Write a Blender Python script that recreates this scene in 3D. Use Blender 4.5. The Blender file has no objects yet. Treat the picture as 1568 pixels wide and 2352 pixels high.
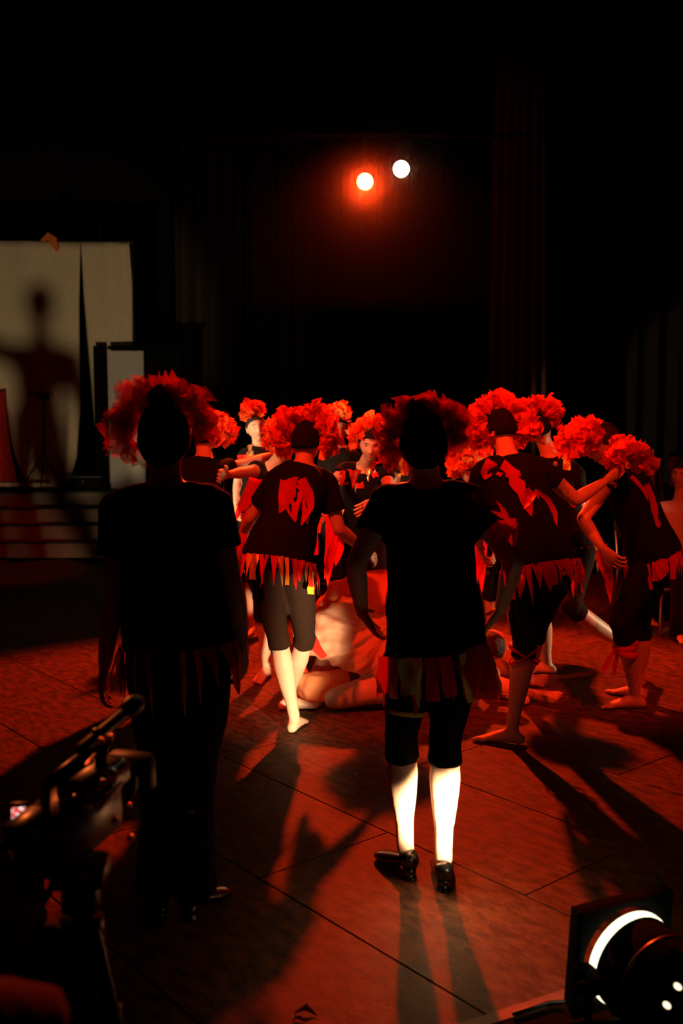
import bpy, math, random
import numpy as np
from mathutils import Vector as V, Matrix, noise
from mathutils.bvhtree import BVHTree
R = random.Random(7)
C = bpy.context.scene.collection
sc = bpy.context.scene

# ------------------------------------------------------------------ camera
F = 2287.0; TH = math.atan(201/F); CAMZ = 1.6
cd = bpy.data.cameras.new('camera'); cam = bpy.data.objects.new('camera', cd); C.objects.link(cam)
cam.location = (0, 0, CAMZ); cam.rotation_euler = (math.pi/2-TH, 0, 0)
cd.sensor_fit = 'VERTICAL'; cd.sensor_height = 36; cd.lens = F/2352*36
cd.clip_start = .05; cd.clip_end = 100
cd.dof.use_dof = True; cd.dof.focus_distance = 4.5; cd.dof.aperture_fstop = 2.4
sc.camera = cam
def P(px, py, Y):
    f = V((0, math.cos(TH), -math.sin(TH))); u = V((0, math.sin(TH), math.cos(TH)))
    d = f*F + V((1, 0, 0))*(px-784) + u*(1176-py)
    d *= Y/d.y
    return V((d.x, d.y, d.z+CAMZ))
def YF(py):
    return CAMZ/math.tan(TH+math.atan((py-1176)/F))

# ------------------------------------------------------------------ world, exposure, lights
w = bpy.data.worlds.new('world'); sc.world = w; w.use_nodes = True
w.node_tree.nodes['Background'].inputs[0].default_value = (.6, .5, .4, 1)
w.node_tree.nodes['Background'].inputs[1].default_value = .0
vs = sc.view_settings
vs.view_transform = 'Standard'; vs.look = 'None'; vs.exposure = 0.0; vs.gamma = 1; vs.use_curve_mapping = False
sc.cycles.max_bounces = 6; sc.cycles.transparent_max_bounces = 12
sc.cycles.use_denoising = True
sc.cycles.sample_clamp_indirect = 4

def spot(name, loc, aim, col, watts, ang, blend=.3, rad=.06):
    l = bpy.data.lights.new(name, 'SPOT'); l.color = col; l.energy = watts
    l.spot_size = math.radians(ang); l.spot_blend = blend; l.shadow_soft_size = rad
    o = bpy.data.objects.new(name, l); C.objects.link(o); o.location = loc
    o.rotation_euler = (V(aim)-V(loc)).to_track_quat('-Z', 'Y').to_euler()
    return o
RED = (1, .035, .006)
YB = 9.3
BR = P(838, 417, YB); BW = P(921, 388, YB+.1)
spot('red_back_spotlight', BR+V((0, -.12, -.06)), (.35, 4.2, 0), (1, .04, .005), 2400, 78, .35, .07)
spot('white_back_spotlight', BW+V((0, -.12, -.06)), (.3, 3.0, 0), (1, .66, .28), 14, 62, .8, .07)
# red front spotlights on the hall bar above and behind the camera
spot('red_front_spotlight', (-1.5, 1.3, 5.3), (.15, 6.3, .9), RED, 1700, 31, .4, .08)
spot('red_front_spotlight', (2.6, 1.5, 5.2), (1.55, 6.0, 1.25), RED, 900, 30, .5, .08)
spot('red_step_spotlight', (2.2, 3.0, 5.9), (-4.4, 11.6, .1), RED, 900, 13, .4, .09)
LAMP = P(1443, 2200, 2.50)                     # the lantern on the floor
LAX = V((-.455, 1, .09)).normalized()
spot('floor_lantern_light', LAMP+LAX*.03, LAMP+LAX*3, (1, .74, .42), 1300, 21.5, .3, .05)
spot('side_floor_lantern_light', (4.7, 6.7, .5), (.95, 6.3, .8), (1, .66, .38), 520, 27, .3, .05)
spot('added_face_fill', (-3.6, 4.6, .9), (-.6, 7.5, 1.25), (1, .75, .42), 1300, 15, .3, .05)  # unseen lamp added to brighten the pale girl at the back left
spot('added_warm_face_fill', (-3.2, 3.6, 2.9), (.22, 6.35, 1.32), (1, .5, .24), 650, 12, .4, .05)  # no visible source, added for the leaning girl's face
SL = V((-2.4, 5.0, .35))
spot('added_sheet_fill', SL, (-3.75, 13.2, 2.55), (1, .76, .45), 560, 27, .3, .09)  # unseen low lamp added to light the sheet and throw the shadow
spot('added_camera_glint_fill', (-1.95, 5.3, 2.6), (-.5, 2.0, .85), (1, .16, .03), 230, 9, .4, .04)  # helper light, added to raise glints on the video camera
spot('added_red_drape_fill', (-1.5, 7.5, 6.2), (2.0, 11.8, 3.6), RED, 100, 44, 1, .1)  # added red fill so the tall right drape shows
spot('added_warm_drape_fill', (1.5, 8.5, 6.4), (-1.5, 14.6, 3.6), (1, .62, .3), 50, 44, 1, .1)  # weak warm fill, added for the brown-black drapes

# ------------------------------------------------------------------ materials
def mat(name, col, rough=.8, spec=.3, metal=0, bump=0, bscale=30, var=0, vscale=6, emit=None, estr=0, col2=None, sheen=0):
    m = bpy.data.materials.new(name); m.use_nodes = True
    nt = m.node_tree; b = nt.nodes['Principled BSDF']
    b.inputs['Base Color'].default_value = (*col, 1); b.inputs['Roughness'].default_value = rough
    b.inputs['Specular IOR Level'].default_value = spec; b.inputs['Metallic'].default_value = metal
    if sheen: b.inputs['Sheen Weight'].default_value = sheen
    tc = nt.nodes.new('ShaderNodeTexCoord')
    if var or col2:
        n = nt.nodes.new('ShaderNodeTexNoise'); n.inputs['Scale'].default_value = vscale; n.inputs['Detail'].default_value = 6
        nt.links.new(tc.outputs['Object'], n.inputs['Vector'])
        r = nt.nodes.new('ShaderNodeValToRGB'); r.color_ramp.elements[0].position = .35; r.color_ramp.elements[1].position = .65
        r.color_ramp.elements[0].color = (*[c*(1-var) for c in col], 1)
        r.color_ramp.elements[1].color = (*(col2 or col), 1)
        nt.links.new(n.outputs[0], r.inputs[0]); nt.links.new(r.outputs[0], b.inputs['Base Color'])
    if bump:
        n = nt.nodes.new('ShaderNodeTexNoise'); n.inputs['Scale'].default_value = bscale; n.inputs['Detail'].default_value = 4
        nt.links.new(tc.outputs['Object'], n.inputs['Vector'])
        k = nt.nodes.new('ShaderNodeBump'); k.inputs['Strength'].default_value = bump; k.inputs['Distance'].default_value = .01
        nt.links.new(n.outputs[0], k.inputs['Height']); nt.links.new(k.outputs[0], b.inputs['Normal'])
    if emit:
        b.inputs['Emission Color'].default_value = (*emit, 1); b.inputs['Emission Strength'].default_value = estr
    return m
def tulle(name, col, trans=.35, col2=None):
    m = bpy.data.materials.new(name); m.use_nodes = True; nt = m.node_tree; nt.nodes.clear()
    N = nt.nodes.new; out = N('ShaderNodeOutputMaterial')
    tc = N('ShaderNodeTexCoord'); n = N('ShaderNodeTexNoise'); n.inputs['Scale'].default_value = 25
    nt.links.new(tc.outputs['Object'], n.inputs['Vector'])
    r = N('ShaderNodeValToRGB'); r.color_ramp.elements[0].position = .35; r.color_ramp.elements[1].position = .7
    r.color_ramp.elements[0].color = (*col, 1); r.color_ramp.elements[1].color = (*(col2 or col), 1)
    nt.links.new(n.outputs[0], r.inputs[0])
    d = N('ShaderNodeBsdfDiffuse'); t = N('ShaderNodeBsdfTranslucent'); x = N('ShaderNodeBsdfTransparent')
    nt.links.new(r.outputs[0], d.inputs[0]); nt.links.new(r.outputs[0], t.inputs[0])
    a = N('ShaderNodeMixShader'); a.inputs[0].default_value = .42
    nt.links.new(d.outputs[0], a.inputs[1]); nt.links.new(t.outputs[0], a.inputs[2])
    b = N('ShaderNodeMixShader'); b.inputs[0].default_value = trans
    nt.links.new(a.outputs[0], b.inputs[1]); nt.links.new(x.outputs[0], b.inputs[2]); nt.links.new(b.outputs[0], out.inputs[0])
    return m
def sequin(name, col):
    m = bpy.data.materials.new(name); m.use_nodes = True; nt = m.node_tree; b = nt.nodes['Principled BSDF']
    b.inputs['Base Color'].default_value = (*col, 1); b.inputs['Metallic'].default_value = .7; b.inputs['Roughness'].default_value = .3
    tc = nt.nodes.new('ShaderNodeTexCoord'); v = nt.nodes.new('ShaderNodeTexVoronoi'); v.inputs['Scale'].default_value = 260
    k = nt.nodes.new('ShaderNodeBump'); k.inputs['Strength'].default_value = 1; k.inputs['Distance'].default_value = .006
    nt.links.new(tc.outputs['Object'], v.inputs['Vector']); nt.links.new(v.outputs['Color'], k.inputs['Height'])
    nt.links.new(k.outputs[0], b.inputs['Normal'])
    return m
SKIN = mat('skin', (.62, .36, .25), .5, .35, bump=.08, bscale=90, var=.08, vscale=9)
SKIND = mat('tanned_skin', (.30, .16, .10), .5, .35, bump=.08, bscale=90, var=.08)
BLK = mat('black_jersey', (.008, .0065, .0065), .9, .08, bump=.15, bscale=120)
LEG = mat('black_leggings', (.007, .006, .0055), .8, .1, bump=.1, bscale=160)
SHEER = mat('sheer_black_leggings', (.020, .0095, .0065), .9, .03, bump=.1, bscale=160)
CAP = mat('black_cap_cloth', (.010, .008, .008), .9, .1, bump=.3, bscale=70)
HAIR = mat('dark_hair', (.014, .008, .006), .5, .35, bump=.8, bscale=140)
HAIRB = mat('brown_hair', (.06, .03, .015), .5, .35, bump=.8, bscale=140)
TUL = tulle('red_tulle', (.5, .035, .015), .45, (.55, .06, .02))
TULD = tulle('deep_red_tulle', (.75, .05, .02), .4)
TULB = tulle('bright_red_tulle', (.9, .10, .03), .15, (.95, .16, .04))
TULO = tulle('orange_tulle', (.95, .36, .06), .12, (.95, .5, .12))
RR = tulle('red_ribbon_cloth', (.75, .035, .02), .02)
RD = tulle('dark_red_ribbon_cloth', (.55, .025, .018), .02)
RO = tulle('orange_ribbon_cloth', (.85, .22, .04), .02)
RY = tulle('yellow_ribbon_cloth', (.92, .62, .05), .02)
RP = tulle('crimson_ribbon_cloth', (.8, .03, .12), .02)
GOLD = sequin('gold_sequin_cloth', (.75, .55, .25)); REDQ = sequin('red_sequin_cloth', (.8, .05, .03))
TUNIC = tulle('orange_tunic_cloth', (.95, .33, .14), .0, (.95, .4, .2))
SHORT = tulle('salmon_skirt_cloth', (.85, .42, .27), .0, (.9, .5, .34))
EYEW = mat('eye_white', (.7, .65, .6), .3, .5); EYEI = mat('eye_iris', (.03, .02, .015), .2, .6)
LIP = mat('lips', (.45, .13, .11), .4, .4); BROW = mat('eyebrow', (.07, .04, .025), .8, .1)
LEATHER = mat('black_shoe_leather', (.012, .010, .009), .22, .8, bump=.05, bscale=60)
METB = mat('black_painted_metal', (.006, .006, .006), .5, .3, bump=.05)
MATB = mat('dull_black_paint', (.0035, .0035, .0035), .95, .04, bump=.05)
PLAS = mat('black_plastic', (.010, .010, .010), .35, .5)
MET = mat('worn_metal', (.35, .33, .3), .3, .5, metal=.9)
GLINT = mat('chrome', (.8, .8, .8), .15, .5, metal=1)
PLASTW = mat('watch_face', (.9, .9, .85), .05, 1, metal=.6)

# ------------------------------------------------------------------ mesh helpers
class MB:
    def __init__(s): s.v = []; s.f = []; s.mi = []
    def add(s, vs, fs, mi=0):
        o = len(s.v); s.v += [tuple(p) for p in vs]; s.f += [tuple(i+o for i in f) for f in fs]; s.mi += [mi]*len(fs); return s
    def join(s, o): return s.add(o.v, o.f)
    def loft(s, rings, caps=True, mi=0):
        n = len(rings[0]); vs = [p for r in rings for p in r]; fs = []
        for i in range(len(rings)-1):
            for j in range(n):
                a = i*n+j; b = i*n+(j+1) % n
                fs.append((a, b, b+n, a+n))
        if caps: fs.append(tuple(range(n))[::-1]); fs.append(tuple((len(rings)-1)*n+j for j in range(n)))
        return s.add(vs, fs, mi)
    def tube(s, pts, rad, n=12, flat=False, mi=0):
        pts = [V(p) for p in pts]
        if not flat:
            d0 = (pts[0]-pts[1]).normalized(); d1 = (pts[-1]-pts[-2]).normalized()
            pts = [pts[0]+d0*rad[0]*.95, pts[0]+d0*rad[0]*.7]+pts+[pts[-1]+d1*rad[-1]*.7, pts[-1]+d1*rad[-1]*.95]
            rad = [rad[0]*.3, rad[0]*.72]+list(rad)+[rad[-1]*.72, rad[-1]*.3]
        rings = []; ref = None
        for i, p in enumerate(pts):
            t = (pts[min(i+1, len(pts)-1)]-pts[max(i-1, 0)]).normalized()
            if ref is None: ref = t.orthogonal().normalized()
            a = (ref-t*ref.dot(t)).normalized(); ref = a; b = t.cross(a)
            rings.append([p+(a*math.cos(k*2*math.pi/n)+b*math.sin(k*2*math.pi/n))*rad[i] for k in range(n)])
        return s.loft(rings, True, mi)
    def ell(s, c, rx, ry, rz, ax=None, n=14, m=9, mi=0):
        ax = ax or (V((1, 0, 0)), V((0, 1, 0)), V((0, 0, 1))); rings = []
        for i in range(m+1):
            t = -math.pi/2+math.pi*(i+.15)/(m+.3)
            rings.append([V(c)+ax[0]*rx*math.cos(t)*math.cos(k*2*math.pi/n)+ax[1]*ry*math.cos(t)*math.sin(k*2*math.pi/n)+ax[2]*rz*math.sin(t) for k in range(n)])
        return s.loft(rings, True, mi)
    def box(s, c, sx, sy, sz, ax=None, bev=0.0, mi=0):
        ax = ax or (V((1, 0, 0)), V((0, 1, 0)), V((0, 0, 1))); c = V(c)
        if bev <= 0:
            vs = [c+ax[0]*sx*x/2+ax[1]*sy*y/2+ax[2]*sz*z/2 for x in (-1, 1) for y in (-1, 1) for z in (-1, 1)]
            return s.add(vs, [(0, 1, 3, 2), (4, 6, 7, 5), (0, 4, 5, 1), (2, 3, 7, 6), (0, 2, 6, 4), (1, 5, 7, 3)], mi)
        def sec(z, i):
            a, b = sx/2-i, sy/2-i; k = bev*.9
            q = [(a, b-k), (a-k, b), (-a+k, b), (-a, b-k), (-a, -b+k), (-a+k, -b), (a-k, -b), (a, -b+k)]
            return [c+ax[0]*x+ax[1]*y+ax[2]*z for x, y in q]
        return s.loft([sec(-sz/2, bev*.6), sec(-sz/2+bev*.6, 0), sec(sz/2-bev*.6, 0), sec(sz/2, bev*.6)], True, mi)

def mesh_of(mb, name, mats, smooth=True):
    me = bpy.data.meshes.new(name); me.from_pydata(mb.v, [], mb.f)
    for m in (mats if isinstance(mats, (list, tuple)) else [mats]): me.materials.append(m)
    if any(mb.mi): me.polygons.foreach_set('material_index', mb.mi)
    me.polygons.foreach_set('use_smooth', [smooth]*len(me.polygons)); me.update()
    return me
def put(name, me, parent=None, base=V((0, 0, 0)), kind=None):
    if base.length: me.transform(Matrix.Translation(-base))
    o = bpy.data.objects.new(name, me); C.objects.link(o)
    if parent: o.parent = parent
    else: o.location = base
    if kind: o['kind'] = kind
    return o
def obj(name, mb, mats, parent=None, base=V((0, 0, 0)), smooth=True, kind=None):
    return put(name, mesh_of(mb, name, mats, smooth), parent, base, kind)
def thing(name, label, cat, loc, group=None):
    o = bpy.data.objects.new(name, None); C.objects.link(o); o.location = loc; o.empty_display_size = .1
    o['label'] = label; o['category'] = cat
    if group: o['group'] = group
    return o
def tag(o, label, cat, group=None):
    o['label'] = label; o['category'] = cat
    if group: o['group'] = group
    return o
def struct(name, mb, m, smooth=False):
    o = obj(name, mb, m, smooth=smooth); o['kind'] = 'structure'; return o
def remesh(mb, vox, smooth=4):
    me = mesh_of(mb, 'raw', []) ; o = bpy.data.objects.new('raw', me); C.objects.link(o)
    r = o.modifiers.new('r', 'REMESH'); r.mode = 'VOXEL'; r.voxel_size = vox
    if smooth:
        k = o.modifiers.new('s', 'SMOOTH'); k.factor = .5; k.iterations = smooth
    dg = bpy.context.evaluated_depsgraph_get()
    new = bpy.data.meshes.new_from_object(o.evaluated_get(dg))
    bpy.data.objects.remove(o); bpy.data.meshes.remove(me)
    n = len(new.vertices); co = np.empty(n*3); new.vertices.foreach_get('co', co)
    no = np.empty(n*3); new.vertices.foreach_get('normal', no)
    return new, co.reshape(-1, 3), no.reshape(-1, 3)
def wrinkle(new, co, no, amp, fx, fz):
    out = np.empty_like(co)
    for i in range(len(co)):
        x, y, z = co[i]
        out[i] = co[i]+no[i]*amp*(noise.noise((x*fx, y*fx, z*fz))+.5*noise.noise((x*fx*2.3, y*fx*2.3, z*fz*2.3+7)))
    new.vertices.foreach_set('co', out.ravel()); new.update()
def cloth(name, mb, m, parent, base, vox=.012, amp=.006, fx=14, fz=6, smooth=3, fold=None):
    new, co, no = remesh(mb, vox, smooth)
    if fold: co = np.array([c+n_*fold(c) for c, n_ in zip(co, no)])
    wrinkle(new, co, no, amp, fx, fz)
    new.name = name; new.materials.clear(); new.materials.append(m)
    new.polygons.foreach_set('use_smooth', [True]*len(new.polygons))
    return put(name, new, parent, base)
def lerp(a, b, t): return a+(b-a)*t
def sm(t): t = max(0, min(1, t)); return t*t*(3-2*t)

# ------------------------------------------------------------------ body pieces
def hand(mb, W, d, n, s, k=1.0, curl=.35, spread=.12):
    """wrist W, direction d, palm normal n, thumb side s"""
    d = d.normalized(); n = (n-d*n.dot(d)).normalized(); s0 = n.cross(d)
    if s0.dot(s) < 0: s0 = -s0
    s = s0; rings = []
    for t, a, b in ((-.012, .020, .017), (.01, .025, .016), (.04, .033, .015), (.075, .039, .013), (.09, .036, .010)):
        rings.append([W+d*t*k+(s*math.cos(q*2*math.pi/12)*a+n*math.sin(q*2*math.pi/12)*b)*k for q in range(12)])
    mb.loft(rings)
    for off, L, c in ((.029, .074, 0), (.010, .082, .0), (-.010, .077, .05), (-.028, .060, .1)):
        p = W+(d*.082+s*off)*k; ang = 0; pts = [p-d*.012*k]; dd = (d+s*off*spread*18).normalized()
        pts.append(p)
        for j, fr in enumerate((.45, .31, .24)):
            ang += (curl+c)*(.7+.3*j); q = dd*math.cos(ang)+n*math.sin(ang); p = p+q*L*fr*k; pts.append(p)
        mb.tube(pts, [x*k for x in (.0085, .0088, .0080, .0072, .0055)], 7)
    p = W+(d*.022+s*.020)*k; t1 = (d*.65+s*.75+n*.25).normalized(); t2 = (d*.9+s*.3+n*.3).normalized()
    mb.tube([p, p+t1*.038*k, p+t1*.038*k+t2*.028*k, p+t1*.038*k+t2*.05*k], [x*k for x in (.014, .0115, .0095, .0065)], 7)
def foot(rm, mb, A, t, up=V((0, 0, 1)), k=1.0):
    t = t.normalized(); up = (up-t*up.dot(t)).normalized(); s = t.cross(up); o = A-up*.078*k; rings = []
    for x, w_, h, c in ((-.062, .012, .014, .026), (-.055, .024, .024, .028), (-.035, .031, .032, .034), (0, .033, .042, .044), (.05, .036, .034, .036), (.1, .042, .023, .025), (.14, .043, .014, .016), (.15, .038, .010, .013)):
        rings.append([o+(t*x+up*(c+math.sin(q*2*math.pi/12)*h)+s*math.cos(q*2*math.pi/12)*w_)*k for q in range(12)])
    rm.loft(rings)
    for i in range(5):
        y = (-.030+.0155*i); L = (.048, .046, .04, .034, .026)[i]; r = (.013, .010, .0095, .009, .0085)[i]
        p = o+(t*(.135-.004*i)+s*y+up*.014)*k; mb.tube([p, p+(t*L*.6+up*.003)*k, p+(t*L-up*.004)*k], [r*k*.95, r*k, r*k*.8], 7)
def head_fn(d):
    dx, dy, dz = d; x, y, z = dx*.073, dy*.094, dz*.113
    j = sm((-z-.015)/.09); x *= 1-.30*j
    if y < 0: y *= 1-.38*j
    else: y *= .96
    if y > 0:
        g = math.exp
        zz = (.018-z)/.052
        if 0 < zz < 1.22: y += .023*g(-(x/(.008+.007*max(zz, 0)))**2)*(zz if zz < 1 else (1.22-zz)/.22)
        y += .004*g(-((z-.024)/.008)**2)*g(-(x/.04)**2)
        y -= .010*g(-((abs(x)-.029)/.014)**2-((z-.006)/.011)**2)
        y += .005*g(-(x/.022)**2-((z+.058)/.010)**2)
        y -= .004*g(-(x/.02)**2-((z+.074)/.006)**2)
        y += .010*g(-(x/.022)**2-((z+.093)/.016)**2)
        y += .003*g(-((abs(x)-.042)/.015)**2-((z+.028)/.02)**2)
    return V((x, y, z))
def head(mb, Cc, f, u, k=1.0, n=40, m=30):
    f = f.normalized(); u = (u-f*u.dot(f)).normalized(); r = f.cross(u); rings = []
    for i in range(m+1):
        t = -math.pi/2+math.pi*(i+.2)/(m+.4); ring = []
        for j in range(n):
            a = j*2*math.pi/n; q = head_fn((math.cos(t)*math.cos(a), math.cos(t)*math.sin(a), math.sin(t)))
            ring.append(Cc+(r*q.x+f*q.y+u*q.z)*k)
        rings.append(ring)
    mb.loft(rings)
    for sgn in (-1, 1):
        mb.ell(Cc+(r*sgn*.074-f*.008-u*.004)*k, .008*k, .018*k, .030*k, (r, f, u), 8, 6)
    return r, f, u
def cap_shell(Cc, r, f, u, k, grow, zf, zb, thick=.004, jitter=0):
    """shell over the skull, its rim at zf in front and zb behind"""
    mb = MB(); n, m = 36, 16; rings = []
    for i in range(m+1):
        ring = []
        for j in range(n):
            a = j*2*math.pi/n; y = math.sin(a); rim = lerp(zb, zf, sm((y+1)/2))
            t0 = math.asin(max(-.95, min(.95, rim/.113))); t = lerp(t0, math.pi/2*.985, i/m)
            q = head_fn((math.cos(t)*math.cos(a), min(math.cos(t)*y, .999), math.sin(t)))
            if q.z > -.02 and q.y > 0: q.y = min(q.y, .094*math.cos(t)*y+.002)
            g = grow+(.02 if i == 0 else 0)
            if jitter: g += jitter*noise.noise((q.x*40, q.y*40, q.z*40))
            ring.append(Cc+(r*q.x+f*q.y+u*q.z)*k*(1+g))
        rings.append(ring)
    ins = [[Cc+(p-Cc)*.93 for p in rings[0]]]
    return mb.loft(ins+rings)
def crest(Cc, r, f, u, k, span=(-95, 95), r0=.11, r1=.20, n=80, lean=0, seed=1, mo=.15, size=1.0, depth=.03, squash=.75):
    """cloud of ruffled tulle standing on an arc from ear to ear; material 1 = accent"""
    rr = random.Random(seed); mb = MB(); n = int(n*2.6); S, T = 4, 4
    fs = [(p*(T+1)+c, p*(T+1)+c+1, (p+1)*(T+1)+c+1, (p+1)*(T+1)+c) for p in range(S) for c in range(T)]
    for i in range(n):
        t_ = (i+rr.random())/n; a = math.radians(lerp(span[0], span[1], t_)); out = r*math.sin(a)+u*math.cos(a)
        tan = r*math.cos(a)-u*math.sin(a); lay = rr.random()**.8
        env = (squash+(1-squash)*math.cos(a*.9))*(1+.22*noise.noise((a*2.2+seed*7, seed, 0)))*min(1, .55+4*t_, .55+4*(1-t_))
        R1 = r0+(r1-r0)*env
        rad = lerp(r0*.9, R1-.035, lay)
        b = Cc+out*rad*k+f*(lean+rr.uniform(-depth, depth)*(1+lay))*k
        d = (out*rr.uniform(.1, 1)+tan*rr.uniform(-1, 1)+f*rr.uniform(-1, .8)).normalized()
        L = k*rr.uniform(.038, .070)*(1.25 if rr.random() < .12 else 1); Wd = L*rr.uniform(.8, 1.5)*size
        sd = d.cross(V((rr.uniform(-1, 1), rr.uniform(-1, 1), rr.uniform(-1, 1)))).normalized(); nn = d.cross(sd)
        ph, ph2, fr = rr.uniform(0, 6), rr.uniform(0, 6), rr.uniform(4, 7); vs = []
        for p in range(S+1):
            t = p/S
            for c in range(T+1):
                w_ = (c/T-.5)*2; ww = Wd*(.25+.75*math.sin(.35+t*2.4))
                rag = 1+.12*math.sin(w_*6+ph)
                vs.append(b+d*L*t*rag+sd*w_*ww*.6*(1+.15*math.sin(t*9+ph2))+nn*L*(.22*math.sin(w_*fr+ph+t*3)*(.3+t)+.4*t*t*math.cos(ph2)))
        mb.add(vs, fs, 1 if rr.random() < mo else 0)
    return mb
def strip(pts, widths, side, mb=None, seed=0, ripple=.15):
    """a ribbon along pts"""
    mb = mb or MB(); vs = []; n = 4; rr = random.Random(seed); ph = rr.uniform(0, 6); side = side.normalized()
    for i, p in enumerate(pts):
        p = V(p); t = (V(pts[min(i+1, len(pts)-1)])-V(pts[max(0, i-1)])).normalized()
        s = (side-t*side.dot(t)); s = s.normalized() if s.length > .05 else t.orthogonal().normalized(); nn = t.cross(s)
        for c in range(n):
            w_ = c/(n-1)-.5
            vs.append(p+s*w_*widths[i]+nn*widths[i]*ripple*math.sin(w_*5+ph+i*.9))
    fs = [(i*n+c, i*n+c+1, (i+1)*n+c+1, (i+1)*n+c) for i in range(len(pts)-1) for c in range(n-1)]
    return mb.add(vs, fs)
def ribbon(name, pts, wd, m, parent, base, seed=0, tip='point', side=V((1, 0, 0)), label=None):
    n = 7; Q = []
    for i in range(n):
        t = i/(n-1)*(len(pts)-1); a = min(int(t), len(pts)-2); Q.append(lerp(V(pts[a]), V(pts[a+1]), t-a))
    rr = random.Random(seed)
    W = [wd*(.92+.12*math.sin(i*1.3+seed)) for i in range(n)]
    if tip == 'point': W[-1] = wd*.08; W[-2] = wd*.5; W[-3] = wd*.85
    if tip == 'tri':
        W = [wd*(1-i/(n-1)*.95) for i in range(n)]
    o = obj(name, strip(Q, W, side, None, seed, .18), m, parent, base)
    if label: o['label'] = label
    return o

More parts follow.
